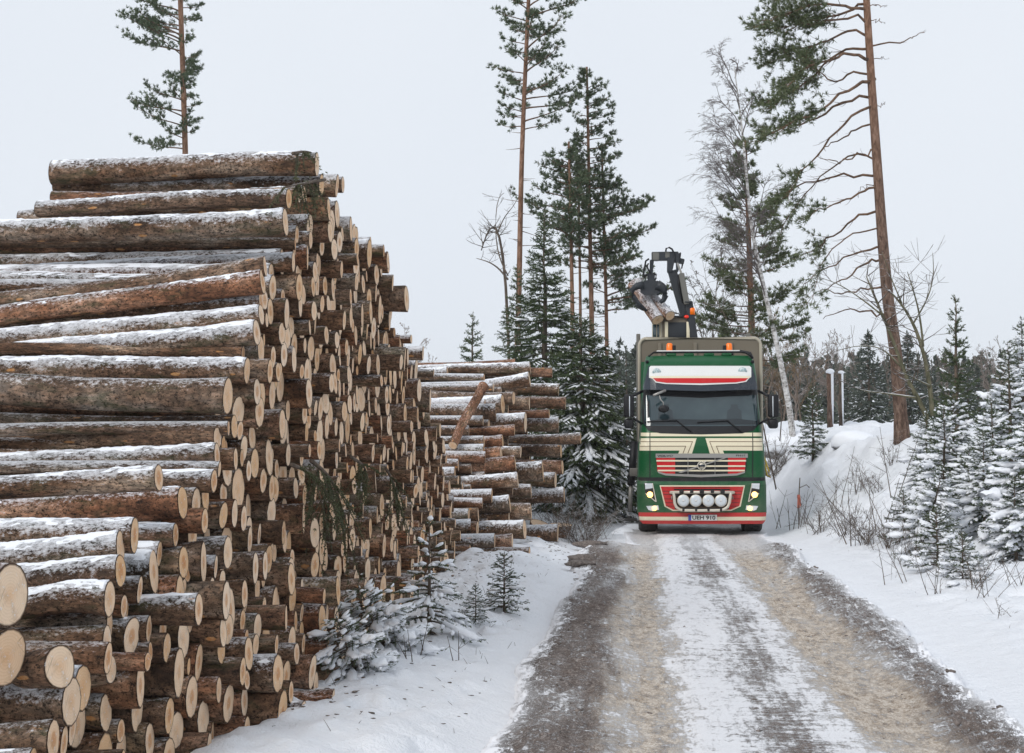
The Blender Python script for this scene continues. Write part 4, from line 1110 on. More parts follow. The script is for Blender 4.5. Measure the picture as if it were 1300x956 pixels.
# support leg at the side of the chassis
yl = 3.2
def pq(px, py, y_): x_, z_ = q(px, py, y_); return (x_, y_, z_)
leg_ = MB().tube([pq(805.5, 560, yl), pq(801, 616, yl)], 0.085, 10).build('support_leg', M['black'], truck)
MB().tube([pq(801, 614, yl), pq(799.5, 650, yl)], 0.05, 10).build('leg_ram', M['silver'], leg_)
a = pq(799.5, 655, yl); MB().box(a[0] - 0.16, a[0] + 0.16, yl - 0.14, yl + 0.14, 0.06, 0.12, 0, 0.02).tube([a, (a[0], yl, 0.1)], 0.05, 8).build('leg_foot', M['steel'], leg_)
MB().box(a[0], -0.4, yl - 0.1, yl + 0.1, 1.02, 1.2, 0, 0.02).build('leg_beam', M['steelgrey'], leg_)
cb = MB().tube([pq(970, 580, 0.8), pq(976, 598, 0.6), pq(978, 606, 0.55), pq(974, 604, 0.7), pq(971, 590, 0.9)], 0.016, 6).build('marker_cable', M['yellow'], truck)

# ---- crane at the back of the cab
yc = 3.0
def c3(a, b, y_=yc): x_, z_ = q(780 + a / 6.83, 300 + b / 6.83, y_); return (x_, y_, z_)
crane = empty('crane', (0, 0, 0)); crane.parent = truck
def cbox(name, x0_, z1_, x1_, z0_, ya, yb_, mat, bev=0.02, parent=None):
    a = c3(x0_, z0_, ya); b = c3(x1_, z1_, ya)
    return MB().box(a[0], b[0], ya, yb_, a[2], b[2], 0, bev).build(name, mat, parent or crane)
def beam(name, a, b, wa, wb, mat, depth=0.2, parent=None, y_=yc):
    pa, pb = np.array(c3(*a, y_)), np.array(c3(*b, y_)); d = pb - pa; d /= np.linalg.norm(d)
    n = np.array([-d[2], 0, d[0]]); k = 1 / 6.83 / F * (TY + y_)
    P_ = [pa + n * wa * k, pa - n * wa * k, pb - n * wb * k, pb + n * wb * k]
    bm = bmesh.new(); vs_ = [bm.verts.new((p_[0], y_ - depth / 2, p_[2])) for p_ in P_]; f_ = bm.faces.new(vs_)
    r_ = bmesh.ops.extrude_face_region(bm, geom=[f_])
    for e_ in r_['geom']:
        if isinstance(e_, bmesh.types.BMVert): e_.co.y += depth
    bmesh.ops.recalc_face_normals(bm, faces=bm.faces)
    bmesh.ops.bevel(bm, geom=list(bm.edges), offset=0.012, segments=2, affect='EDGES')
    return MB().bm(bm).build(name, mat, parent or crane, smooth=False)
# operator cabin
cbn = cbox('operator_cabin', 404, 690, 662, 960, yc - 0.1, yc + 0.9, M['boardrim'])
cbox('cabin_panel', 415, 705, 652, 900, yc - 0.13, yc - 0.105, M['board'], 0.005)
cbox('cabin_recess', 468, 745, 622, 880, yc - 0.15, yc - 0.135, M['steel'], 0.005)
for a in (438, 626): cbox('cabin_post', a, 740, a + 27, 900, yc - 0.19, yc - 0.155, M['cream'], 0.008)
cbox('cabin_roof', 395, 686, 665, 700, yc - 0.2, yc + 1.0, M['steel'], 0.02)
# side bay seen at a slant
a1, a2, a3, a4 = c3(404, 705, yc - 0.1), c3(404, 900, yc - 0.1), c3(325, 900, yc + 0.8), c3(325, 715, yc + 0.8)
bay = MB().prism([(a4[0], a2[2]), (a4[0], a4[2] - 0.05), (a4[0] + 0.12, a1[2] + 0.02), (a1[0] - 0.005, a1[2] + 0.02), (a1[0] - 0.005, a2[2])], yc - 0.02, yc + 0.85).build('cabin_side', M['cream'], crane, smooth=False)
cbox('cabin_window', 332, 765, 362, 875, yc - 0.04, yc - 0.023, M['glass'], 0.004)
cbox('cabin_window', 370, 765, 388, 875, yc - 0.04, yc - 0.023, M['glass'], 0.004)
for a, b in ((478, 696), (625, 697)):
    p_ = c3(a, b, yc - 0.22); m_ = MB(); blob(m_, p_, 0.045, 3, 2, 0, (1.2, 0.6, 0.8), 0.0); m_.build('marker_lamp', M['redlens'], crane)
MB().tube([c3(322, 740, yc), c3(328, 675, yc), c3(400, 668, yc), c3(560, 672, yc), c3(566, 690, yc)], 0.014, 6).build('roof_rail', M['black'], crane)
# boom, arm and head
beam('base_column', (640, 570), (705, 1000), 34, 30, M['steel'], 0.4)
beam('boom', (500, 300), (610, 690), 38, 36, M['steel'], 0.22)
beam('boom_ram', (580, 322), (628, 590), 24, 24, M['steelgrey'], 0.16, y_=yc - 0.2)
beam('ram_sleeve', (606, 575), (672, 575), 6, 6, M['steel'], 0.3, y_=yc - 0.15)
beam('ram_rod', (545, 230), (582, 325), 9, 9, M['silver'], 0.06, y_=yc - 0.2)
kn = beam('knuckle', (478, 315), (492, 190), 22, 34, M['steel'], 0.3)
beam('knuckle_link', (545, 310), (548, 150), 9, 18, M['steel'], 0.2, kn, yc - 0.1)
beam('knuckle_link', (500, 200), (605, 222), 22, 20, M['steel'], 0.24, kn)
beam('knuckle_link', (598, 205), (582, 285), 8, 5, M['black'], 0.1, kn)
beam('knuckle_link', (572, 140), (560, 205), 8, 12, M['black'], 0.1, kn)
beam('jib', (322, 176), (556, 172), 37, 36, M['steel'], 0.2)
beam('jib_plate', (330, 178), (388, 178), 34, 34, M['steelgrey'], 0.24)
beam('jib_plate', (440, 165), (478, 165), 28, 28, M['steelgrey'], 0.23)
beam('link', (325, 205), (318, 335), 18, 14, M['steel'], 0.14)
rot_ = beam('rotator', (318, 325), (318, 395), 34, 30, M['steel'], 0.24)
for l_ in ([(300, 195), (272, 215), (262, 270), (252, 335), (262, 362)], [(296, 235), (282, 262), (300, 300), (312, 320)], [(445, 132), (450, 105), (475, 97), (500, 112), (512, 136)], [(285, 330), (268, 345), (262, 330)],
           [(340, 318), (362, 335), (360, 365), (346, 385)], [(350, 400), (372, 392), (398, 405), (405, 430)], [(556, 330), (560, 430), (575, 520), (600, 580)]):
    MB().tube([c3(a, b, yc - 0.16) for a, b in l_], 0.022, 6).build('hydraulic_hose', M['black'], crane)
gp = MB()
def plate(poly, ya, yb_): gp.prism([(c3(a, b, yc)[0], c3(a, b, yc)[2]) for a, b in poly][::-1], ya, yb_)
plate([(252, 405), (300, 388), (345, 392), (392, 420), (405, 470), (385, 505), (330, 520), (262, 525), (225, 500), (222, 440)], yc - 0.36, yc - 0.30)
plate([(252, 405), (300, 388), (345, 392), (392, 420), (405, 470), (385, 505), (330, 520), (262, 525), (225, 500), (222, 440)], yc + 0.20, yc + 0.26)
plate([(270, 400), (340, 396), (380, 430), (300, 440), (235, 450)], yc - 0.30, yc + 0.20)
g_o = gp.build('grapple', M['steel'], crane, smooth=False)
def claw(pts, w_, yy_):
    m_ = MB(); P_ = np.array([c3(a, b, yy_) for a, b in pts])
    m_.tube(P_, [w_ * s for s in np.linspace(1, 0.35, len(P_))], 8); return m_.build('claw', M['steel'], crane)
claw([(250, 420), (190, 435), (152, 468), (165, 520), (205, 575), (280, 648)], 0.085, yc - 0.36)
claw([(250, 425), (200, 445), (160, 480), (175, 540), (225, 600), (275, 650)], 0.085, yc + 0.24)
claw([(185, 585), (200, 610), (235, 635), (285, 655)], 0.03, yc - 0.1)
claw([(370, 420), (410, 440), (435, 480), (442, 515), (425, 555), (395, 575)], 0.11, yc - 0.36)
claw([(370, 420), (415, 450), (440, 500), (420, 560)], 0.10, yc + 0.24)
p_ = c3(672, 648, yc - 0.15); MB().tube([(p_[0], p_[1], p_[2] - 0.08), (p_[0], p_[1], p_[2] + 0.05), (p_[0], p_[1], p_[2] + 0.09)], [0.065, 0.065, 0.03], 16).build('crane_beacon', M['amber'], crane)
# the logs held by the grapple
for k, (a, b, r_, lb) in enumerate([((180, 398), (372, 735), 0.145, 'longer pinkish log held in the crane grapple, its snowy end pointing up left'),
                                   ((285, 470), (480, 700), 0.125, 'second pinkish log clamped in the crane grapple, on the right of the longer one')]):
    pa = np.array(c3(*a, yc + 0.05 - 0.03 * k)) + np.array([TX, TY, 0]); pb = np.array(c3(*b, yc - 0.05)) + np.array([TX, TY, 0])
    pa[1] += 0.3; pb[1] -= 0.3
    L = float(np.linalg.norm(pb - pa)); geo = log_geo(L, r_, r_ * 0.93, 950 + k, 18, 18, 0.0, sn=0.95, rn=0.55)
    A, B = MB(), MB(); add_log(A, B, geo, far_end=False); far_cap(A, geo)
    o = A.build('log', [M['bark_pink'], M['end']], loc=tuple(pa)); o.rotation_euler = Vector(tuple(pa - pb)).to_track_quat('X', 'Z').to_euler()
    B.build('cut_end', M['end'], parent=o); tag(o, lb, 'log', 'logs in the crane grapple')
# ---------------------------------------------------------------- vegetation materials
def leafmat(name, cols, snowlo=None, snowhi=None, nsc=6):
    t = NT(name); w = t.coord('Object')
    c = t.ramp(t.noise(2.5, w, 4, 0.7), cols)
    if snowlo is not None:
        n = t.noise(nsc, w, 4, 0.8)
        z = t.math('ADD', t.math('ABSOLUTE', t.nz()), t.math('MULTIPLY', t.math('SUBTRACT', n, 0.5), 1.6))
        c = t.mix(t.rng(z, snowlo, snowhi), c, SNOWC)
    return t.col(c, 0.7, 0.25)
M['pine'] = leafmat('pine_needles', [(0.3, (0.060, 0.084, 0.046)), (0.5, (0.092, 0.122, 0.066)), (0.7, (0.145, 0.170, 0.105))])
M['pineg'] = leafmat('pine_needles_yellowish', [(0.3, (0.070, 0.092, 0.042)), (0.5, (0.110, 0.135, 0.064)), (0.7, (0.160, 0.180, 0.100))])
M['spruce'] = leafmat('spruce_needles', [(0.3, (0.036, 0.058, 0.028)), (0.5, (0.066, 0.092, 0.042)), (0.7, (0.115, 0.138, 0.066))])
M['spray'] = leafmat('old_spruce_needles', [(0.3, (0.05, 0.060, 0.028)), (0.5, (0.085, 0.095, 0.045)), (0.7, (0.14, 0.13, 0.07))])
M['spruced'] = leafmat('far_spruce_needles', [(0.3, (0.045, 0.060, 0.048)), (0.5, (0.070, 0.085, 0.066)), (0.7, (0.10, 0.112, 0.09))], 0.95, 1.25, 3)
def barkmat(name, lo, hi, snow=None, sc=8, vert=0.35):
    t = NT(name); w = t.coord('Object', (1, 1, vert)); w0 = t.coord('Object')
    n = t.noise(sc, w, 5, 0.75)
    c = t.ramp(n, [(0.35, lo), (0.62, hi)])
    if snow:
        nn = t.noise(5, w0, 4, 0.75)
        z = t.math('ADD', t.nz(), t.math('MULTIPLY', t.math('SUBTRACT', nn, 0.5), 0.9))
        c = t.mix(t.rng(z, snow, snow + 0.2), c, SNOWC)
    t.bump(n, 0.8, 0.03); return t.col(c, 0.9, 0.2)
def pinebark(name, zlo, zhi):
    t = NT(name); w = t.coord('Object', (1, 1, 0.3)); w0 = t.coord('Object')
    n = t.noise(14, w, 6, 0.8, 0.6); x = t.n('ShaderNodeSeparateXYZ'); t.put(x.inputs[0], w0)
    low = t.ramp(n, [(0.36, (0.045, 0.030, 0.024)), (0.5, (0.15, 0.095, 0.070)), (0.64, (0.27, 0.19, 0.15))])
    top = t.ramp(n, [(0.36, (0.11, 0.058, 0.036)), (0.5, (0.21, 0.115, 0.072)), (0.66, (0.33, 0.21, 0.15))])
    c = t.mix(t.rng(t.math('ADD', x.outputs[2], t.math('MULTIPLY', n, 3)), zlo + 1.5, zhi + 1.5), low, top)
    t.bump(n, 0.9, 0.03); return t.col(c, 0.9, 0.2)
M['pbark'] = pinebark('pine_bark', 4, 9); M['pbark2'] = pinebark('pine_bark_orange', 1, 5)
M['limb'] = barkmat('pine_limb', (0.055, 0.036, 0.026), (0.20, 0.12, 0.075), 0.85)
M['twig'] = barkmat('bare_twig', (0.045, 0.035, 0.028), (0.15, 0.115, 0.09), 0.60)
M['twigdry'] = barkmat('bare_twig_plain', (0.05, 0.04, 0.032), (0.16, 0.13, 0.105), 0.95)
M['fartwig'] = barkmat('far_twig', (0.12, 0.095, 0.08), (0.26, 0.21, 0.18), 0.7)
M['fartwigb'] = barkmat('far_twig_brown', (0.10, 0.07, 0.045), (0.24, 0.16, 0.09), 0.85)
M['strunk'] = barkmat('spruce_trunk', (0.05, 0.04, 0.032), (0.17, 0.13, 0.10), 0.9)
M['moss'] = barkmat('mossy_bark', (0.06, 0.06, 0.035), (0.17, 0.155, 0.10), 0.6)
def birchmat():
    t = NT('birch_bark'); w = t.coord('Object', (1, 1, 2.2)); n = t.noise(6, w, 5, 0.75)
    return t.col(t.ramp(n, [(0.38, (0.05, 0.045, 0.04)), (0.46, (0.38, 0.36, 0.34)), (0.6, (0.66, 0.65, 0.64))]), 0.8)
M['birch'] = birchmat(); M['birchtwig'] = barkmat('birch_twig', (0.075, 0.060, 0.055), (0.19, 0.165, 0.155), 0.95)
t = NT('red_tape'); M['tape'] = t.col((0.62, 0.17, 0.11), 0.6)

def needles(mb, P, D, L, Wd, k, spread, seed, mat=0, flat=0.0):
    """k needle blades at every point P, fanning round the direction D"""
    q_ = np.random.default_rng(seed); P = np.repeat(np.asarray(P, float), k, 0); D = np.repeat(np.asarray(D, float), k, 0); n = len(P)
    if n == 0: return
    L = np.repeat(np.broadcast_to(L, (n // k,)), k)
    d = D + q_.normal(0, spread, (n, 3)); d[:, 2] *= (1 - flat); d /= np.linalg.norm(d, axis=1)[:, None] + 1e-9
    s_ = np.cross(d, q_.normal(0, 1, (n, 3))); s_ /= np.linalg.norm(s_, axis=1)[:, None] + 1e-9
    l = L * q_.uniform(0.6, 1.15, n); h = Wd * 0.5
    a = P + s_ * h; b = P - s_ * h; mid = P + d * (l * 0.6)[:, None]; tip = P + d * l[:, None]
    V = np.stack([a, b, mid - s_ * h * 0.9, tip, mid + s_ * h * 0.9], 1).reshape(-1, 3)
    i = np.arange(n)[:, None] * 5
    mb.add(V, i + np.array([[0, 1, 2, 3, 4]]), mat)

def curve(p, d, L, droop, up, n=8, wig=0.0, q_=None):
    """limb spine: leaves along d, sags by droop, lifts at its tip by up (share of L)"""
    p = np.asarray(p, float); d = np.asarray(d, float); d = d / np.linalg.norm(d)
    u = np.linspace(0, 1, n); P = p + d * (u * L)[:, None]
    P[:, 2] += -droop * L * u ** 1.6 + up * L * u ** 3
    if wig and q_ is not None:
        w_ = q_.normal(0, wig * L, (n, 3)).cumsum(0) * 0.5; P += (w_ - w_[0]) * u[:, None]
    return P

def pine_limb(mbw, tl, P, r, fol, q_, dens=1.0, tw=0.5):
    """wood of one limb with side twigs; tuft positions are appended to tl from share fol of its length on"""
    k = len(P); mbw.tube(P, np.linspace(r, r * 0.22, k), 6)
    seg = np.linalg.norm(np.diff(P, axis=0), axis=1); L = seg.sum(); cu = np.concatenate([[0], np.cumsum(seg)]) / L
    m = max(3, int(L * 7 * dens))
    for u in np.sort(q_.uniform(0.22, 1.0, m) if fol >= 0.3 else q_.uniform(0.3, 1.0, m)):
        b = np.array([np.interp(u, cu, P[:, a]) for a in range(3)])
        dd = np.array([np.interp(min(1, u + 0.05), cu, P[:, a]) - np.interp(max(0, u - 0.05), cu, P[:, a]) for a in range(3)]); dd /= np.linalg.norm(dd) + 1e-9
        sd_ = np.cross(dd, [0, 0, 1]); sd_ /= np.linalg.norm(sd_) + 1e-9
        dv_ = dd * q_.uniform(0.4, 1.0) + sd_ * q_.choice([-1, 1]) * q_.uniform(0.4, 1.0) + np.array([0, 0, q_.uniform(-0.25, 0.45)])
        l = tw * (1.15 - 0.6 * u) * q_.uniform(0.5, 1.2) * min(1, L / 2)
        if u < fol: 
            if q_.uniform() < 0.5: continue
            l *= 0.6
        Q = curve(b, dv_, l, 0.15, 0.25, 4)
        mbw.tube(Q, [r * 0.22, r * 0.16, r * 0.12, r * 0.07], 3, cap=False)
        if u >= fol:
            nt_ = max(2, int(l / 0.10))
            for s_ in np.linspace(0.35, 1, nt_):
                c = np.array([np.interp(s_, np.linspace(0, 1, 4), Q[:, a]) for a in range(3)])
                tl.append((c + q_.normal(0, 0.04, 3), (Q[-1] - Q[0]) / l + np.array([0, 0, 0.35])))
    if fol < 1: tl.append((P[-1], (P[-1] - P[-2]) / (np.linalg.norm(P[-1] - P[-2]) + 1e-9)))

def finish_pine(root, mbt, mbw, tl, q_, nl=0.13, kk=16, nw=0.016, mat='pine', bark='pbark', seed=1):
    mbt.build('trunk', M[bark], root)
    mbw.build('branches', M['limb'], root)
    mb = MB(); P = np.array([a for a, _ in tl]); D = np.array([b for _, b in tl])
    needles(mb, P, D, nl, nw, kk, 0.62, seed)
    mb.build('crown', M[mat], root, smooth=False)

def trunk_line(pts, Y, z0=None):
    """trunk polyline from photo pixels, all at distance Y"""
    P = np.array([at(a, b, Y) for a, b in pts])
    return P
def smooth_line(P, n):
    P = np.asarray(P, float); u = np.linspace(0, 1, len(P)); v = np.linspace(0, 1, n)
    out = np.stack([np.interp(v, u, P[:, a]) for a in range(3)], 1)
    for _ in range(3): out[1:-1] = 0.25 * out[:-2] + 0.5 * out[1:-1] + 0.25 * out[2:]
    return out

def pine(label, Y, px_pts, r0, r1, zc0, side, ln, mat='pine', bark='pbark2', seed=1, nlimb=40, fol0=0.35, dead=8, prof=None, group=None, tall=0.0, nl=0.13, kk=16, droop=0.18, elev=0.25, dens=1.0, cat='pine tree'):
    q_ = np.random.default_rng(seed)
    P = trunk_line(px_pts, Y); base = P[0].copy(); zg = float(gz(base[0], Y)); base[2] = zg - 0.1
    if P[0][2] > zg: P = np.vstack([base, P])
    else: P[0] = base
    if tall: P = np.vstack([P, P[-1] + (P[-1] - P[-2]) / np.linalg.norm(P[-1] - P[-2]) * tall])
    O = P[0].copy(); P = smooth_line(P, 26) - O
    root = empty('pine_tree', O); tag(root, label, cat, group)
    H = P[-1][2]; rad = lambda z: r0 + (r1 - r0) * (z / H)
    mbt = MB().tube(P, [rad(z) * (1.25 if z < 0.4 else 1) for z in P[:, 2]], 12)
    mbw = MB(); tl = []
    def onT(z): return np.array([np.interp(z, P[:, 2], P[:, 0]), np.interp(z, P[:, 2], P[:, 1]), z])
    for k in range(nlimb):
        u = (k + q_.uniform(0, 0.8)) / nlimb; z = zc0 + (H * 0.99 - zc0) * u
        az = q_.uniform(0, 6.283)
        pl = 1 + side * math.cos(az)                                   # longer on one side
        pr = (prof(u) if prof else (0.55 + 0.9 * u) * (1 - u ** 3))
        L = ln * pr * pl * q_.uniform(0.65, 1.15)
        L = max(L, 0.3)
        e = elev + 0.55 * u
        Q = curve(onT(z), (math.cos(az), math.sin(az), e), L, droop + e * 0.5, 0.28, 8, 0.015, q_)
        pine_limb(mbw, tl, Q, max(0.009, 0.010 + 0.010 * L), fol0 if L > 0.8 else 0.2, q_, dens)
    for k in range(dead):
        z = q_.uniform(H * 0.25, zc0 * 1.05); az = q_.uniform(0, 6.283); L = q_.uniform(0.25, 1.0) * ln * 0.6
        Q = curve(onT(z), (math.cos(az), math.sin(az), q_.uniform(-0.1, 0.3)), L, 0.15, 0.1, 6, 0.03, q_)
        pine_limb(mbw, tl, Q, 0.014, 2.0, q_, 0.6)
    finish_pine(root, mbt, mbw, tl, q_, nl=nl, kk=kk, mat=mat, bark=bark, seed=seed)
    return root

# ---- the pines, from left to right in the photo
pine('thin pine rising behind the top of the tall log pile, foliage mostly leftward', 44, [(236, 420), (236, 205), (229, 0)], 0.115, 0.075, 11.0, -0.60, 1.35, seed=11, nlimb=64, fol0=0.2, dead=14, dens=1.8, tall=3.0, mat='pine', nl=0.13, kk=18, prof=lambda u: 0.8 + 0.2 * math.sin(u * 3.1))
pine('tall slender pine with a long bare orange trunk and foliage only high up', 42, [(652, 560), (658, 420), (662, 200), (671, 0)], 0.10, 0.05, 11.0, 0.30, 1.45, seed=12, nlimb=54, fol0=0.25, dead=26, dens=1.6, tall=2.5, nl=0.13, kk=18, prof=lambda u: 0.8 + 0.3 * math.sin(u * 3.1))
G3 = 'group of pines standing close together left of the truck'
pr3 = lambda u: 1.2 * (1 - u) ** 0.75 + 0.20
pine('tallest pine of the close group left of the crane, with a pointed top', 43, [(755, 600), (751, 400), (745, 85)], 0.105, 0.03, 6.9, 0.2, 1.12, seed=21, nlimb=104, fol0=0.18, dead=26, prof=pr3, group=G3, nl=0.13, kk=16, dens=1.3, elev=0.1)
pine('shorter pine at the left of the close group, its crown leaning left', 42.3, [(726, 600), (727, 400), (722, 180)], 0.10, 0.03, 7.6, -0.35, 1.1, seed=22, nlimb=60, fol0=0.18, dead=22, prof=pr3, group=G3, nl=0.13, kk=16, dens=1.3)
pine('thin pine at the right of the close group with a sparse right-hand crown', 43.8, [(772, 600), (770, 400), (764, 190)], 0.085, 0.03, 5.6, 0.60, 1.25, seed=23, nlimb=44, fol0=0.25, dead=22, prof=pr3, group=G3, nl=0.13, kk=18, dens=1.7)
pine('very thin bare-stemmed pine in the middle of the close group', 44.2, [(738, 600), (737, 400), (734, 200)], 0.065, 0.03, 8.8, 0.0, 0.8, seed=24, nlimb=22, fol0=0.3, dead=18, prof=pr3, group=G3, nl=0.14)
pine('narrow green pine growing beside the leaning birch, right of the crane', 42, [(958, 620), (954, 400), (946, 178)], 0.15, 0.04, 3.6, 0.0, 1.42, seed=25, nlimb=84, fol0=0.22, dead=10, prof=lambda u: 1.05 * (1 - u) ** 0.6 + 0.12, mat='pineg', nl=0.15, kk=17, elev=0.0, droop=0.1, dens=1.8)
# the big one at the right, limb by limb
q_ = np.random.default_rng(31)
Yb = 31.0
P = trunk_line([(1146, 556), (1138, 450), (1127, 380), (1120, 300), (1113, 200), (1106, 100), (1100, 0)], Yb)
P = np.vstack([P, P[-1] + (P[-1] - P[-2]) * 0.9]); P[0][2] = float(gz(P[0][0], Yb)) - 0.15
O = P[0].copy(); P = smooth_line(P, 40) - O
root = empty('pine_tree', O); tag(root, 'big leaning pine on the snowy bank with long drooping limbs only on one side', 'pine tree')
Hh = P[-1][2]
mbt = MB().tube(P, np.interp(P[:, 2], [0, 0.6, 5, Hh], [0.20, 0.145, 0.108, 0.062]), 18)
mbw, tl = MB(), []
LIMB = [  # px points from trunk outwards, radius, foliage from, density, depth swing
 ([(1102, 12), (1070, 10), (1035, 0), (985, 22), (972, 30)], 0.05, 0.35, 2.4, -0.6), ([(1102, 5), (1060, 20), (1020, 25), (995, 45)], 0.045, 0.3, 2.4, 0.5),
 ([(1104, 48), (1075, 35), (1050, 55), (1010, 60), (978, 80)], 0.045, 0.30, 2.4, 0.7), ([(1103, 30), (1080, 20), (1045, 30), (1000, 32), (970, 35)], 0.045, 0.3, 2.4, 0.0),
 ([(1107, 75), (1080, 67), (1050, 75), (1010, 95), (985, 135)], 0.055, 0.34, 3.0, -0.5), ([(1106, 62), (1070, 60), (1040, 90), (1005, 120), (975, 128)], 0.045, 0.40, 2.6, 0.6),
 ([(1108, 92), (1085, 88), (1055, 110), (1035, 80), (1000, 70)], 0.04, 0.55, 1.8, 0.2),
 ([(1111, 100), (1085, 105), (1050, 140), (1000, 155), (962, 180)], 0.06, 0.42, 1.8, -0.8), ([(1111, 122), (1080, 125), (1040, 150), (1010, 160), (970, 165)], 0.05, 0.55, 1.3, 0.5),
 ([(1113, 133), (1085, 145), (1060, 165), (1040, 195), (1010, 225), (1000, 250)], 0.05, 0.60, 1.2, -0.4),
 ([(1113, 160), (1085, 162), (1070, 180), (1040, 185), (1048, 192)], 0.035, 2, 0.8, 0.3), ([(1115, 190), (1085, 200), (1060, 208), (1040, 200)], 0.035, 2, 0.9, -0.3),
 ([(1118, 222), (1090, 224), (1060, 226), (1025, 228), (995, 245), (985, 262)], 0.045, 0.60, 1.8, 0.2), ([(1116, 205), (1085, 190), (1050, 215), (1010, 260), (990, 300)], 0.035, 0.6, 1.6, 0.6), ([(1116, 233), (1098, 236), (1088, 248)], 0.02, 2, 0.8, 0.3),
 ([(1119, 238), (1095, 240), (1070, 258), (1040, 265), (1025, 275)], 0.045, 0.60, 1.6, -0.3), ([(1121, 265), (1090, 270), (1060, 295), (1040, 315), (1020, 322)], 0.045, 0.62, 1.8, 0.3),
 ([(1123, 312), (1095, 315), (1070, 330), (1030, 350), (1018, 368)], 0.04, 0.8, 1.2, 0.0), ([(1122, 290), (1090, 292), (1060, 312), (1035, 345), (1030, 385)], 0.03, 0.62, 1.5, -0.4), ([(1124, 330), (1100, 330), (1070, 355), (1035, 375)], 0.045, 2, 0.7, 0.4), ([(1126, 365), (1100, 368), (1065, 372), (1040, 370)], 0.04, 2, 0.7, -0.3),
 ([(1128, 400), (1105, 398), (1075, 392), (1045, 405)], 0.04, 2, 0.7, 0.2), ([(1103, 58), (1140, 55), (1160, 48), (1174, 41)], 0.03, 2, 1.2, 0.1), ([(1101, 28), (1116, 26), (1124, 30)], 0.016, 2, 1, 0), ([(1104, 74), (1120, 74), (1128, 73)], 0.016, 2, 1, 0), ([(1100, 8), (1120, 6), (1126, 9)], 0.016, 2, 1, 0),
 ([(1108, 135), (1120, 134), (1124, 132)], 0.014, 2, 1, 0), ([(1102, -20), (1060, -30), (1010, -10), (985, 0)], 0.05, 0.3, 2.6, 0.3), ([(1101, -40), (1070, -60), (1030, -40), (1000, -15)], 0.05, 0.3, 2.2, -0.4),
]
for pts, r_, fo, de, sw in LIMB:
    Q = np.array([at(a, b, Yb + sw * k / (len(pts) - 1) * 1.2) for k, (a, b) in enumerate(pts)]) - O
    Q = smooth_line(Q, 14); Q[1:-1] += q_.normal(0, 0.028, Q[1:-1].shape)
    pine_limb(mbw, tl, Q, r_ * 0.72, fo, q_, de * (1.0 if fo < 1 else 1), 0.95 if fo < 1 else 0.45)
finish_pine(root, mbt, mbw, tl, q_, nl=0.12, kk=18, nw=0.011, mat='pineg', bark='pbark', seed=31)

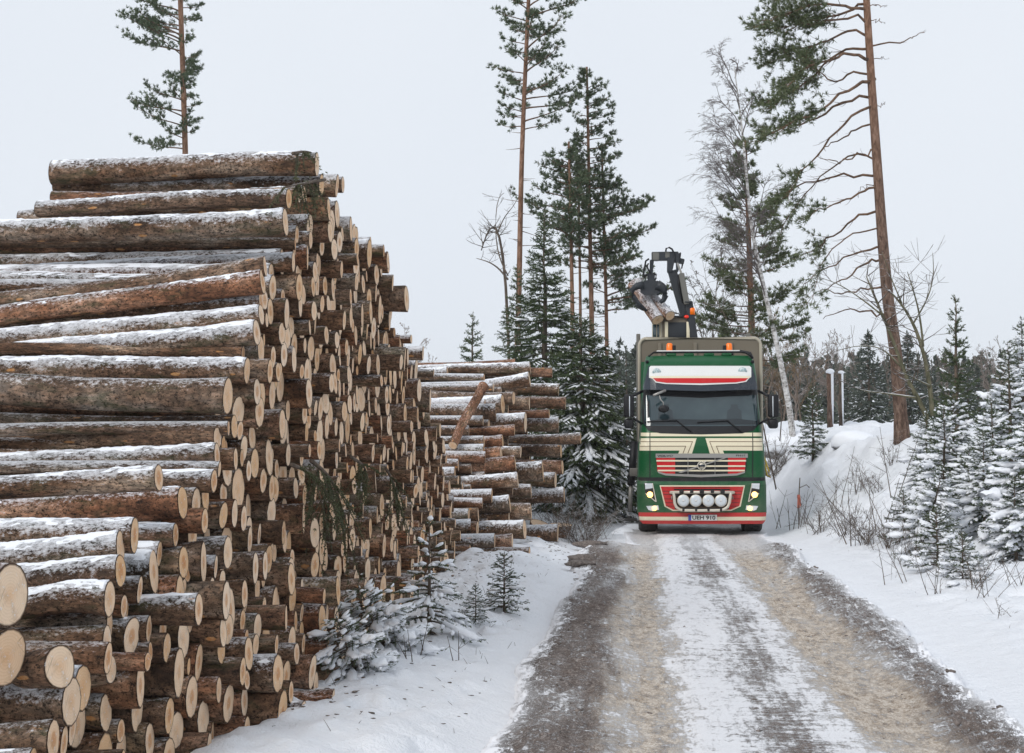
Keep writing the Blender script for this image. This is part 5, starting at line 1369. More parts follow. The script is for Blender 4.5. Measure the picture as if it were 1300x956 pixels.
# ---------------------------------------------------------------- spruces
def spruce(H, Rb, seed, snow=0.6, step=0.16, nb=6, tl=0.35, nl=0.05, nw=0.012, kn=2, dns=0.03, z0=0.12, upr=0.0, shape=0.85, droop=0.25, heavy=1.0, top_bare=0.12, seg=5, tuft=False, gap=0.0, thick=1.0, pad=0.10, rag=0.5):
    """returns meshes (trunk, crown, snow) of one spruce, base at the origin"""
    q_ = np.random.default_rng(seed)
    T = MB(); n = 12; zz = np.linspace(-0.1, H, n)
    tx = np.cumsum(q_.normal(0, 0.006 * H, n)) * 0.4; ty = np.cumsum(q_.normal(0, 0.006 * H, n)) * 0.4
    T.tube(np.stack([tx, ty, zz], 1), np.linspace(0.018 * H + 0.008, 0.006, n), 8)
    def onT(z): return np.array([np.interp(z, zz, tx), np.interp(z, zz, ty), z])
    NP, ND, NL = [], [], []; S = MB()
    z = H * z0; W_ = MB()
    while z < H * 0.985:
        u = z / H; Lb = Rb * (1 - u) ** shape + 0.05 * Rb
        m = max(3, int(round(nb * (1 - 0.45 * u))))
        a0 = q_.uniform(0, 6.28)
        if u > 1 - top_bare and q_.uniform() < 0.3: z += step * 0.6; continue
        for k in range(m):
            if q_.uniform() < gap: continue
            az = a0 + k * 6.283 / m + q_.normal(0, 0.3); L = Lb * q_.uniform(1.15 - rag, 1.15)
            e = upr + 0.75 * u ** 2 + q_.normal(0, 0.06)
            Q = curve(onT(z + q_.normal(0, step * 0.2)), (math.cos(az), math.sin(az), e), L, droop * (1.1 - u) + 0.1, 0.16, 7)
            W_.tube(Q, np.linspace(0.010 + 0.006 * L, 0.004, 7), 3, cap=False)
            spines = [(Q, 1.0)]
            nt_ = max(2, int(L / (0.085 if not tuft else 0.22)))
            for t_ in range(nt_):
                uu = 0.22 + 0.74 * (t_ + q_.uniform(0, 0.5)) / nt_
                b = np.array([np.interp(uu, np.linspace(0, 1, 7), Q[:, c]) for c in range(3)])
                sgn = 1 if t_ % 2 else -1
                ang = az + sgn * q_.uniform(0.6, 1.0)
                l = min(tl, L * 0.62) * (1.1 - uu * 0.75) * q_.uniform(0.65, 1.2)
                if l < 0.04: continue
                sl = (Q[-1][2] - Q[0][2]) / L
                Q2 = curve(b, (math.cos(ang), math.sin(ang), sl * 0.6 + q_.normal(-0.05, 0.1)), l, 0.25 * heavy, 0.05, 4)
                spines.append((Q2, 0.7))
            for Qs, wgt in spines:
                sg = np.linalg.norm(Qs[-1] - Qs[0]); m2 = max(2, int(sg / dns))
                us = np.linspace(0.12 if wgt < 1 else 0.2, 1, m2)
                for c0 in us:
                    p_ = np.array([np.interp(c0, np.linspace(0, 1, len(Qs)), Qs[:, c]) for c in range(3)])
                    NP.append(p_); ND.append((Qs[-1] - Qs[-2]) / (np.linalg.norm(Qs[-1] - Qs[-2]) + 1e-9)); NL.append(nl * (1.0 if wgt < 1 else 1.15))
                if wgt == 1 and pad > 0 and q_.uniform() < snow * (1 - 0.8 * u ** 2) * 1.1:
                    uv = np.linspace(0.35 + q_.uniform(-0.1, 0.2), 0.98, 7)
                    C = np.stack([np.interp(uv, np.linspace(0, 1, len(Qs)), Qs[:, c]) for c in range(3)], 1)
                    rw = pad * min(L, 1.1) * q_.uniform(0.7, 1.2); C[:, 2] += rw * 0.25
                    S.tube(C, rw * np.array([0.3, 0.75, 1.0, 1.05, 0.95, 0.75, 0.3]) * q_.uniform(0.75, 1.25, 7), 10)
                    vv = S.v[-1]; cc_ = np.repeat(C, 10, 0); vv[:, 2] = cc_[:, 2] + (vv[:, 2] - cc_[:, 2]) * 0.45; vv += q_.normal(0, rw * 0.13, vv.shape)
                if q_.uniform() < snow * (1 - 0.75 * u ** 2) and sg > 0.05:
                    a_, b_ = sorted((q_.uniform(0.1, 0.5), q_.uniform(0.75, 1.0)))
                    uv = np.linspace(a_, b_, 5)
                    C = np.stack([np.interp(uv, np.linspace(0, 1, len(Qs)), Qs[:, c]) for c in range(3)], 1)
                    rw = (0.016 + 0.045 * min(sg, 0.5)) * thick * heavy * q_.uniform(0.6, 1.3)
                    C[:, 2] += rw * 0.45 + 0.004
                    rads = rw * np.array([0.35, 0.9, 1.1, 1.0, 0.4]) * q_.uniform(0.75, 1.2, 5)
                    base_ = S.n; S.tube(C, rads, seg)
                    vv = S.v[-1]; cc_ = np.repeat(C, seg, 0); vv[:, 2] = cc_[:, 2] + (vv[:, 2] - cc_[:, 2]) * 0.62; vv += q_.normal(0, rw * 0.10, vv.shape)
        z += step * q_.uniform(0.75, 1.25) * (1 - 0.35 * u)
    # leader
    for c0 in np.linspace(0.9, 1, 8): NP.append(onT(H * c0)); ND.append(np.array([0, 0, 1.0])); NL.append(nl)
    N = MB(); needles(N, NP, ND, np.array(NL), nw, kn, 0.55, seed + 1)
    T.v += []; tr_ = T
    for v_, f_, m_ in zip(W_.v, W_.f, W_.m): pass
    # twigs join the trunk mesh
    off = T.n
    for v_ in W_.v: T.v.append(v_)
    for f_ in W_.f: T.f.append(f_ + off)
    T.m += W_.m; T.n += W_.n
    return T, N, S
_sp = {}; _H = {}
def make_spruce(key, name='spruce_tree', nmat='spruce', smat='clump', **kw):
    if key not in _sp:
        _H[key] = kw['H']; T, N, S = spruce(**kw)
        _sp[key] = (T.mesh('trunk', M['strunk']), N.mesh('crown', M[nmat], False), S.mesh('snow_load', M[smat]) if S.n else None)
    return _sp[key]
def put_spruce(key, px, Y, s, label, group=None, rz=None, lean=(0, 0), kw=None, zoff=-0.03, top=None, flat=1.0, name='spruce_tree', cat='spruce', py=560, **k2):
    meshes = make_spruce(key, **(kw or {}), **k2)
    X = at(px, py, Y)[0]
    if top: s = (at(px, top, Y)[2] - float(gz(X, Y))) / _H[key]
    o = empty(name, (X, Y, float(gz(X, Y)) + zoff), (lean[0], lean[1], random.uniform(0, 6.28) if rz is None else rz)); o.scale = (s, s, s * flat)
    for nm, me in zip(('trunk', 'crown', 'snow_load'), meshes):
        if me is None: continue
        c = bpy.data.objects.new(nm, me); COL.objects.link(c); c.parent = o
    return tag(o, label, cat, group)
YS = dict(rag=0.8, gap=0.15, z0=0.04, pad=0.165, snow=0.95, step=0.17, nb=6, tl=0.36, nl=0.065, nw=0.012, kn=3, dns=0.022, heavy=1.0, thick=1.6)
KA = dict(H=4.6, Rb=1.75, seed=51, upr=0.05, **YS)
KB = dict(H=3.4, Rb=1.7, seed=52, upr=0.0, droop=0.4, **YS)
KC = dict(H=1.5, Rb=1.0, seed=53, upr=0.15, z0=0.05, pad=0.16, snow=0.75, step=0.11, nb=5, tl=0.26, nl=0.045, nw=0.009, kn=3, dns=0.016, heavy=1.0, thick=1.1)
KT = dict(H=3.3, Rb=0.62, seed=54, upr=0.45, droop=0.1, pad=0, snow=0.15, step=0.22, nb=5, tl=0.2, nl=0.055, nw=0.012, kn=4, dns=0.02, z0=0.25, thick=0.7, shape=0.7)
# right-hand bank
put_spruce('A', 1212, 24.5, 0.78, 'young spruce with heavy snow on its lower boughs below the tall bare-topped leader', kw=dict(H=3.6, Rb=1.75, seed=55, top_bare=0.0, **YS), py=640, top=492)
put_spruce('T', 1216, 26.5, 1.38, 'slim dark spruce leader with short upturned twigs, rising highest among the young spruces', kw=KT, py=640, top=374)
put_spruce('A2', 1284, 24.0, 0.92, 'big snow-laden young spruce at the right edge of the photo', kw=KA, py=640, top=432)
put_spruce('B', 1250, 21.8, 0.85, 'broad drooping snow-laden spruce in front of the slim dark leader', kw=KB, py=660, top=545)
put_spruce('B', 1318, 20.5, 1.1, 'broad snowy spruce cut off by the right edge of the photo', kw=KB, py=660, top=500)
put_spruce('B', 1172, 21.5, 0.95, 'low snow-bent young spruce at the left front of the right-hand thicket', kw=KB, py=680, top=580, lean=(0, -0.3))
put_spruce('A', 1262, 23.0, 1, 'shaggy snowy spruce squeezed between the slim leader and the big one at the right edge', py=660, top=505, rz=2.0)
put_spruce('A2', 1228, 22.6, 1, 'snow-laden spruce with sagging boughs directly below the slim dark leader', py=660, top=560, rz=4.0, lean=(0.05, -0.15))
put_spruce('B', 1290, 20.2, 1, 'low wide snow-laden spruce at the lower right above the dry stalks', py=700, top=600, rz=1.2)
put_spruce('A', 1178, 26.5, 1, 'snowy spruce behind the snow-bent ones, right of the big pine foot', py=640, top=520, rz=5.0)
put_spruce('C', 1148, 23.0, 0.8, 'low snowy spruce half buried behind the bare twigs', kw=KC, py=680, top=620)
put_spruce('C', 1222, 18.2, 0.55, 'smallest green spruce sapling standing alone in front of the right-hand thicket', kw=KC, py=720, rz=1.0, top=672)
put_spruce('C', 1190, 19.6, 0.75, 'snowy sapling left behind the smallest green sapling', kw=KC, py=700, top=640)
put_spruce('B', 1200, 23.2, 0.62, 'mid-sized snowy spruce in the middle of the right-hand thicket', kw=KB, py=660, top=510)
put_spruce('C2', 1032, 35.0, 1.0, 'solitary young spruce with snowy boughs on the bank just right of the truck', kw=dict(H=2.6, Rb=0.78, seed=57, upr=0.1, snow=0.5, step=0.15, nb=6, tl=0.3, nl=0.06, nw=0.014, kn=3, dns=0.024, thick=0.9), py=560, top=486)
put_spruce('A2', 1300, 30, 1.0, 'spruce with loose snow standing behind the one at the right edge', kw=KA, py=600, top=402)
# left: behind and beside the piles
KL = dict(H=7.2, Rb=1.7, seed=61, upr=-0.1, droop=0.35, pad=0.04, snow=0.35, step=0.2, nb=7, tl=0.55, nl=0.085, nw=0.018, kn=3, dns=0.032, thick=0.8, shape=0.9)
put_spruce('L', 690, 34.5, 1.0, 'tallest dark spruce behind the far log pile, with a thin pointed top', kw=KL, py=600, top=268)
put_spruce('L2', 744, 32.3, 1.0, 'wide sweeping spruce with streaks of snow standing right of the far log pile', kw=dict(H=4.4, Rb=1.75, seed=62, upr=-0.25, droop=0.45, pad=0.05, snow=0.8, step=0.15, nb=9, tl=0.55, nl=0.085, nw=0.016, kn=3, dns=0.03, z0=0.05, thick=0.85, shape=0.7), py=600, top=400)
put_spruce('L3', 655, 37.5, 0.86, 'spruce growing right at the foot of the tall orange-trunked pine', kw=dict(H=7.0, Rb=1.35, seed=63, upr=-0.05, droop=0.3, snow=0.25, step=0.24, nb=6, tl=0.5, nl=0.085, nw=0.018, kn=3, dns=0.034, thick=0.8, pad=0.04), py=600, top=335)
put_spruce('L4', 601, 42, 1.0, 'small loose spruce showing over the left part of the far log pile', kw=dict(H=5.4, Rb=1.15, seed=64, upr=0.0, droop=0.3, snow=0.25, step=0.26, nb=6, tl=0.45, nl=0.09, nw=0.02, kn=3, dns=0.036, thick=0.8, pad=0.04), py=600, top=397)
# small ones in front of the tall pile
put_spruce('N3', 545, 13.4, 0.80, 'upright spruce sapling with finger-like snow on its twigs, beside the tall log pile', kw=dict(H=1.35, Rb=0.85, seed=71, upr=0.10, droop=0.4, rag=0.7, pad=0.09, snow=0.98, step=0.15, nb=5, tl=0.28, nl=0.028, nw=0.006, kn=4, dns=0.010, thick=1.25, heavy=0.9, z0=0.05, seg=7), py=760, top=660)
put_spruce('N2', 492, 12.3, 0.62, 'snow-weighted low spruce bush pressed against the foot of the tall log pile', flat=0.72, kw=dict(H=1.5, Rb=1.0, seed=72, upr=0.0, pad=0.12, snow=0.8, step=0.12, nb=6, rag=0.8, droop=0.45, tl=0.30, nl=0.028, nw=0.006, kn=4, dns=0.011, thick=1.7, z0=0.03, seg=7, shape=0.6), py=800, lean=(0.1, -0.45))
put_spruce('N2', 455, 11.2, 0.52, 'lowest snow-covered spruce bush, nearest to the camera beside the tall pile', py=840, lean=(0.1, -0.4), rz=0.6, flat=0.7)
put_spruce('N1', 640, 15.6, 0.50, 'dark little spruce sapling right of the upright one, in the snow by the road', py=720, rz=0.8, kw=dict(H=1.35, Rb=0.75, seed=74, upr=0.12, pad=0.05, snow=0.7, step=0.11, nb=5, tl=0.24, nl=0.032, nw=0.007, kn=5, dns=0.010, thick=1.0, z0=0.03, rag=0.7))
put_spruce('N1', 604, 14.6, 0.30, 'tiny spruce twig-like sapling between the two bigger saplings beside the tall pile', py=760, rz=2.8)

# ---------------------------------------------------------------- bare trees
def bare(H, seed, r0=None, spread=0.55, levels=4, kids=6, bias=(0, 0, 0.35), hang=0.0, minr=0.004, zb=0.25, n0=10, lr=0.5, lean=(0, 0)):
    q_ = np.random.default_rng(seed); A = MB(); B = MB()
    r0 = r0 or 0.012 * H
    def grow(p, d, L, r, lv):
        n = n0 if lv == 0 else (6 if lv == 1 else 4)
        u = np.linspace(0, 1, n); w_ = q_.normal(0, 0.05 * L / n ** 0.5, (n, 3)).cumsum(0); w_[0] = 0
        Q = p + d * (u * L)[:, None] + w_
        Q[:, 2] += (-hang * L * u ** 2 if lv >= 2 else 0.08 * L * u ** 2 * (lv > 0))
        (A if lv == 0 else B).tube(Q, np.maximum(np.linspace(r, r * (0.25 if lv else 0.15), n), minr), 8 if lv == 0 else 3, cap=False)
        if lv >= levels: return
        m = kids * (3 if lv == 0 else 1)
        for k in range(m):
            t_ = (zb if lv == 0 else 0.2) + (0.98 - (zb if lv == 0 else 0.2)) * (k + q_.uniform(0, 1)) / m
            b = np.array([np.interp(t_, u, Q[:, c]) for c in range(3)])
            v_ = q_.normal(0, 1, 3); v_ -= d * (v_ @ d); v_ /= np.linalg.norm(v_) + 1e-9
            dn = d * (1 - spread) + v_ * spread * q_.uniform(0.8, 1.3) + np.array(bias) * (0.35 if lv == 0 else 0.3); dn /= np.linalg.norm(dn)
            grow(b, dn, L * lr * (1.05 - 0.6 * t_) * q_.uniform(0.7, 1.2), max(minr, r * (1 - 0.7 * t_) * 0.45), lv + 1)
    d0 = np.array([lean[0], lean[1], 1.0]); d0 /= np.linalg.norm(d0)
    grow(np.array([0, 0, -0.1]), d0, H, r0, 0)
    return A, B
_bt = {}
def put_bare(key, X, Y, s, label, group=None, kw=None, mats=('strunk', 'twig'), name='bare_tree', cat='bare tree', rz=None, z=None):
    if key not in _bt:
        A, B = bare(**kw); _bt[key] = (A.mesh('trunk', M[mats[0]]), B.mesh('branches', M[mats[1]]))
    o = empty(name, (X, Y, (float(gz(X, Y)) if z is None else z)), (0, 0, random.uniform(0, 6.28) if rz is None else rz)); o.scale = (s, s, s)
    for nm, me in zip(('trunk', 'branches'), _bt[key]):
        c = bpy.data.objects.new(nm, me); COL.objects.link(c); c.parent = o
    return tag(o, label, cat, group)

# the leaning birch: white lower stem, drooping veil of twigs
q_ = np.random.default_rng(81); Yc = 40.5
P = trunk_line([(1008, 600), (1003, 520), (985, 430), (966, 350), (952, 280), (946, 200), (938, 130), (932, 84)], Yc)
P[0][2] = float(gz(P[0][0], Yc)) - 0.1; O = P[0].copy(); P = smooth_line(P, 30) - O
root = empty('birch_tree', O); tag(root, 'leaning bare birch with a white lower stem and a veil of hanging twigs', 'birch')
mbt = MB().tube(P, np.linspace(0.095, 0.012, 30), 12); mbt.build('trunk', M['birch'], root)
B = MB()
def hang_branch(p, d, L, r, lv):
    n = 8 if lv == 1 else 5
    u = np.linspace(0, 1, n); Q = p + d * (u * L)[:, None] + q_.normal(0, 0.012 * L, (n, 3)).cumsum(0)
    Q[:, 2] -= (0.04 if lv == 1 else 0.16 if lv == 2 else 0.45) * L * u ** 2
    B.tube(Q, np.maximum(np.linspace(r, r * 0.3, n), 0.0030), 3, cap=False)
    if lv >= 4: return
    for k in range({1: 9, 2: 7, 3: 4}[lv]):
        t_ = 0.25 + 0.75 * q_.uniform(); b = np.array([np.interp(t_, u, Q[:, c]) for c in range(3)])
        v_ = q_.normal(0, 1, 3); v_[2] *= 0.6
        dn = d * 0.75 + 0.55 * v_ / np.linalg.norm(v_); dn /= np.linalg.norm(dn)
        hang_branch(b, dn, L * q_.uniform(0.3, 0.5), r * 0.45, lv + 1)
for k in range(26):
    z = (0.34 + 0.64 * (k + q_.uniform()) / 26) * P[-1][2]; b = np.array([np.interp(z, P[:, 2], P[:, c]) for c in range(3)])
    az = q_.normal(math.pi, 1.0) if q_.uniform() < 0.72 else q_.uniform(0, 6.28)
    L = (2.4 if z < 0.75 * P[-1][2] else 1.5) * q_.uniform(0.7, 1.15) * (1 - 0.3 * (z / P[-1][2]))
    d = np.array([math.cos(az) * 0.62, math.sin(az) * 0.62, 0.85]); d /= np.linalg.norm(d)
    hang_branch(b, d, L, 0.022, 1)
B.build('branches', M['birchtwig'], root)
put_bare('birch2', float(at(905, 540, 48)[0]), 48, 1.0, 'second fine-twigged bare birch, left behind the leaning one', kw=dict(H=7.5, seed=83, spread=0.45, levels=4, kids=5, hang=0.25, minr=0.006, zb=0.3), mats=('birch', 'twigdry'), name='birch_tree', cat='birch')

# bent bare tree beside the big pine: stems drawn one by one
def drawn_tree(label, Y, stems, mat='moss', name='bare_tree', cat='bare tree', tw=10, seed=5, twl=0.5, tmat='twig', lvl=2):
    q_ = np.random.default_rng(seed); O = at(*stems[0][0][0], Y); O[2] = float(gz(O[0], Y)) - 0.05
    root = empty(name, O); A, B = MB(), MB()
    for pts, r, sw in stems:
        Q = np.array([at(a, b, Y + sw * k / (len(pts) - 1)) for k, (a, b) in enumerate(pts)]) - O
        if pts is stems[0][0]: Q[0] = 0
        Q = smooth_line(Q, 12); A.tube(Q, np.linspace(r, r * 0.3, 12), 7)
        L = np.linalg.norm(Q[-1] - Q[0])
        for k in range(int(tw * L / 2)):
            t_ = q_.uniform(0.25, 1); b = np.array([np.interp(t_, np.linspace(0, 1, 12), Q[:, c]) for c in range(3)])
            v_ = q_.normal(0, 1, 3); v_[2] = abs(v_[2]) * 0.9; v_ /= np.linalg.norm(v_); l = twl * q_.uniform(0.5, 1.5)
            C = curve(b, v_, l, 0.1, 0.15, 5, 0.03, q_); B.tube(C, np.maximum(np.linspace(r * 0.28, 0.003, 5), 0.004), 3, cap=False)
            for _ in range(lvl):
                w_ = v_ + q_.normal(0, 0.5, 3); C2 = curve(C[2], w_, l * 0.6, 0.1, 0.1, 4, 0.03, q_); B.tube(C2, [0.005, 0.004, 0.004, 0.003], 3, cap=False)
    A.build('trunk', M[mat], root); B.build('branches', M[tmat], root); return tag(root, label, cat)
drawn_tree('bent mossy bare tree crossing in front of the big pine, one stem arching left', 29.5,
   [([(1185, 560), (1184, 528), (1163, 505), (1148, 480), (1143, 455), (1128, 415), (1112, 385), (1100, 350)], 0.065, 0.5),
    ([(1184, 528), (1181, 490), (1172, 440), (1160, 410), (1145, 385), (1128, 368)], 0.055, 0.3), ([(1172, 440), (1168, 400), (1160, 370), (1152, 345)], 0.025, -0.5),
    ([(1163, 505), (1130, 500), (1100, 497), (1085, 492)], 0.025, 0.6), ([(1143, 465), (1120, 440), (1090, 438), (1062, 445)], 0.02, 0.4), ([(1181, 490), (1160, 480), (1140, 470)], 0.02, -0.5),
    ([(1160, 410), (1178, 380), (1186, 350), (1184, 320)], 0.018, 0.2), ([(1120, 400), (1095, 380), (1065, 360), (1040, 352)], 0.02, 0.3), ([(1145, 385), (1130, 350), (1120, 320)], 0.016, -0.3)], seed=91, tw=14, twl=0.55)
drawn_tree('dark crooked bare tree behind the far log pile, left of the orange-trunked pine', 39,
   [([(650, 470), (647, 400), (640, 320), (632, 285), (624, 283), (616, 300), (611, 318)], 0.05, 0.4), ([(645, 350), (634, 330), (628, 300), (630, 250), (640, 245)], 0.022, 0), ([(645, 355), (633, 340), (620, 332), (605, 328)], 0.03, 0.2),
    ([(632, 295), (640, 275), (652, 262), (658, 250)], 0.018, -0.2)], mat='strunk', seed=92, tw=9, twl=0.45, tmat='twigdry')
drawn_tree('thin snow-lined bare branches leaning over the truck beside the birch', 37, [([(985, 560), (955, 470), (920, 400), (893, 350)], 0.02, 0.5), ([(975, 540), (965, 450), (950, 400), (940, 340)], 0.016, -0.3), ([(990, 560), (995, 500), (960, 460), (900, 440)], 0.016, 0.2)], mat='twig', seed=93, tw=10, twl=0.6)

# bare stems and brush on the right bank
def shrub(label, px, py, Y, h, n, seed, spread=0.35, r=0.008, name='bare_shrub', cat='bare shrub', twn=4, group=None, fuzz=False, snowy=True):
    q_ = np.random.default_rng(seed); X = at(px, py, Y)[0]; O = np.array([X, Y, float(gz(X, Y)) - 0.03]); root = bpy.data.objects
    A = MB()
    for k in range(n):
        v_ = np.array([q_.normal(0, spread), q_.normal(0, spread), 1.0]); L = h * q_.uniform(0.45, 1.1)
        Q = curve(np.array([q_.normal(0, 0.12 * h), q_.normal(0, 0.12 * h), 0]), v_, L, q_.uniform(0, 0.2), 0, 7, 0.02, q_)
        A.tube(Q, np.linspace(r, r * 0.35, 7), 4, cap=False)
        for j in range(twn):
            t_ = q_.integers(1, 6); w_ = v_ * 0.6 + q_.normal(0, 0.6, 3); C = curve(Q[t_], w_, L * q_.uniform(0.15, 0.4), 0.15, 0.1, 4, 0.03, q_)
            A.tube(C, [r * 0.5, r * 0.4, r * 0.35, r * 0.25], 3, cap=False)
            if fuzz:
                for _ in range(3): w2 = w_ + q_.normal(0, 0.7, 3); A.tube(curve(C[2], w2, L * 0.14, 0.1, 0.1, 3), r * 0.3, 3, cap=False)
    o = A.build(name, M['twig' if snowy else 'twigdry'], loc=O); return tag(o, label, cat, group)
SH = [(1100, 700, 24, 1.5, 7, 0.28, 'tall thin bare stems in the middle of the snowy bank', 0.010, 4, False),
      (1075, 700, 25, 0.75, 16, 0.45, 'dense knee-high dry brush at the foot of the bank, left of the spruces', 0.006, 7, True),
      (1098, 706, 23.5, 0.7, 18, 0.5, 'dense dry brush right beside the tall thin stems', 0.006, 7, True),
      (1128, 700, 22.5, 0.8, 16, 0.5, 'dry brush reaching into the snow-bent young spruces', 0.006, 7, True),
      (1012, 640, 29, 0.9, 6, 0.35, 'bare twigs sticking out of the snow beside the red tape', 0.008, 5, False),
      (985, 650, 30, 0.9, 4, 0.6, 'few leaning bare stems right next to the truck', 0.008, 3, False),
      (1060, 640, 28.5, 1.2, 3, 0.3, 'three slender bare stems on the bank behind the dense brush', 0.008, 4, False),
      (1150, 640, 25.5, 1.6, 5, 0.35, 'long bare stems in front of the big pine foot', 0.009, 5, False),
      (1187, 735, 17.5, 0.55, 5, 0.35, 'bare weeds beside the smallest green sapling', 0.005, 4, False),
      (1250, 740, 16.5, 0.6, 6, 0.45, 'thin dry stalks in the snow at the lower right', 0.004, 4, False),
      (1140, 700, 18.8, 0.7, 3, 0.3, 'lone upright dry twig in front of the thicket', 0.006, 4, False),
      (1290, 700, 18, 0.9, 5, 0.4, 'dry stalks at the right edge below the snow-laden spruce', 0.005, 5, False),
      (1040, 640, 27, 0.8, 14, 0.5, 'frosted brush in the hollow just behind the dense knee-high brush', 0.006, 7, True),
      (1088, 610, 29, 0.8, 10, 0.5, 'frosted thin brush on the bank below the snow-covered boulders', 0.006, 6, True),
      (1115, 620, 28, 0.9, 10, 0.5, 'thin brush on the open slope left of the big pine foot', 0.006, 6, True),
      (1135, 600, 29.5, 0.7, 8, 0.5, 'short brush tight against the foot of the big pine', 0.006, 6, True),
      (1155, 720, 20.5, 0.8, 12, 0.5, 'frosted brush spilling toward the road in front of the snow-bent spruces', 0.005, 7, True),
      (1205, 740, 18.8, 0.5, 10, 0.5, 'tuft of frosted stalks between the two smallest saplings', 0.004, 6, True),
      (1235, 745, 17.4, 0.7, 8, 0.45, 'long dry stalks below the low wide spruce', 0.005, 5, True),
      (1270, 760, 15.6, 0.35, 6, 0.6, 'nearest tuft of dry stalks at the lower right', 0.004, 4, False),
      (735, 640, 25.8, 0.9, 26, 0.6, 'tangle of thin frosted twigs at the right end of the far log pile', 0.006, 8, True),
      (752, 620, 27, 0.9, 22, 0.6, 'frosted brush at the foot of the wide sweeping spruce', 0.006, 8, True),
      (716, 610, 26.6, 1.1, 16, 0.6, 'curly bare twigs growing over the right-hand log ends of the far pile', 0.006, 7, True),
      (585, 800, 12.6, 0.42, 2, 0.12, 'single thin dark stalk with a side twig in the snow near the saplings', 0.005, 2, False),
      (525, 815, 11.9, 0.35, 3, 0.4, 'short dark forked twigs poking out of the snow', 0.0045, 2, False),
      (540, 800, 12.2, 0.4, 2, 0.15, 'pair of thin upright stems between sapling and forked twigs', 0.0045, 1, False),
      (655, 735, 16.3, 0.2, 5, 0.6, 'small dry weeds in the snow close to the left road edge', 0.004, 3, False),
      (985, 570, 39, 1.4, 30, 0.9, 'snowed-over heap of brushwood behind the right side of the truck', 0.010, 8, True)]
for k, (px, py, Y, h, n, sp_, lb, r_, tn, fz) in enumerate(SH): shrub(lb, px, py, Y, h, n, 200 + k, sp_, r_, twn=tn, fuzz=fz)
# scattered stalk tips over the snow: uncountable litter
mb = MB(); q_ = np.random.default_rng(7)
for k in range(700):
    if k % 3: X, Y = q_.uniform(3.2, 9), q_.uniform(12, 34)
    else: X, Y = q_.uniform(-2.4, -1.15), q_.uniform(9, 27)
    z = float(gz(X, Y)); L = q_.uniform(0.012, 0.07) if k % 6 else q_.uniform(0.05, 0.12)
    C = curve((X, Y, z - 0.01), q_.normal(0, 0.7, 3) + np.array([0, 0, 0.7]), L, 0.1, 0, 3); mb.tube(C, [0.0024, 0.002, 0.001], 3, cap=False)
tag(mb.build('twig_litter', M['twigdry']), 'small broken twigs and grass tips scattered over the snow', kind='stuff')

BL = MB(); q_ = np.random.default_rng(17)
for k in range(520):
    Y = q_.uniform(9.5, 27); X = -2.45 + abs(q_.normal(0, 0.28)) + (0.0 if Y < 22 else 0.9)
    if k % 4 == 0: X = q_.uniform(-2.3, -1.2)
    r_ = q_.uniform(0.006, 0.02); blob(BL, (X, Y, float(gz(X, Y)) + r_ * 0.1), r_, k, 1, 0, (q_.uniform(0.8, 2.2), q_.uniform(0.6, 1.4), 0.3), 0.5)
tag(BL.build('bark_litter', M['strunk']), 'crumbs of bark scattered on the snow along the foot of the log piles', kind='stuff')
# snow-capped high stumps, marker stake with red tape
for k, (px, w_, top, lb) in enumerate([(1054, 0.085, 473, 'left one of two snow-capped dead trunks on the bank, reddish bark showing'), (1068, 0.06, 474, 'right one of two snow-capped dead trunks, plastered with snow')]):
    Y = 45.0; b = at(px, 560, Y); b[2] = float(gz(b[0], Y)) - 0.1; h = at(px, top, Y)[2] - b[2]
    o = MB().tube([(0, 0, 0), (0.01, 0, h * 0.5), (-0.01, 0, h)], [w_ * 1.15, w_, w_ * 0.95], 12).build('dead_trunk', M['pbark2' if k == 0 else 'strunk'], loc=b)
    m_ = MB(); blob(m_, (0.02, 0, h + 0.03), w_ * 1.35, 7 + k, 2, 0, (1.2, 1.1, 0.8), 0.15)
    m_.tube([(w_ * 0.75, -0.02, h * 0.12), (w_ * 0.8, -0.03, h * 0.5), (w_ * 0.8, -0.02, h)], [w_ * 0.5, w_ * 0.62, w_ * 0.7], 7)
    m_.build('snow_cap', M['clump'], o); tag(o, lb, 'dead trunk', 'snow-capped dead trunks')
b = at(1014, 640, 29.4); b[2] = float(gz(b[0], 29.4)) - 0.05
st = MB().tube([(0, 0, 0), (0.0, 0, 0.5), (0.03, 0, 1.0)], [0.016, 0.014, 0.01], 6).tube([(0.02, 0, 0.8), (0.16, 0, 0.86), (0.22, 0, 0.8)], 0.009, 5).build('marker_stake', M['strunk'], loc=b)
m_ = MB(); 
for k in range(4):
    x0_ = -0.05 + 0.03 * k; x0_ *= 0.5; m_.add([(x0_, -0.02, 0.62), (x0_ + 0.014, -0.02, 0.62), (x0_ + 0.02, -0.03 - 0.01 * k, 0.40 + 0.05 * (k % 2)), (x0_ - 0.008, -0.02, 0.38 + 0.06 * (k % 3))], [(0, 1, 2, 3)])
m_.tube([(0, 0, 0.58), (0, 0, 0.66)], 0.03, 8); m_.build('red_tape', M['tape'], st)
tag(st, 'thin stake on the bank with torn red tape fluttering from it', 'stake')
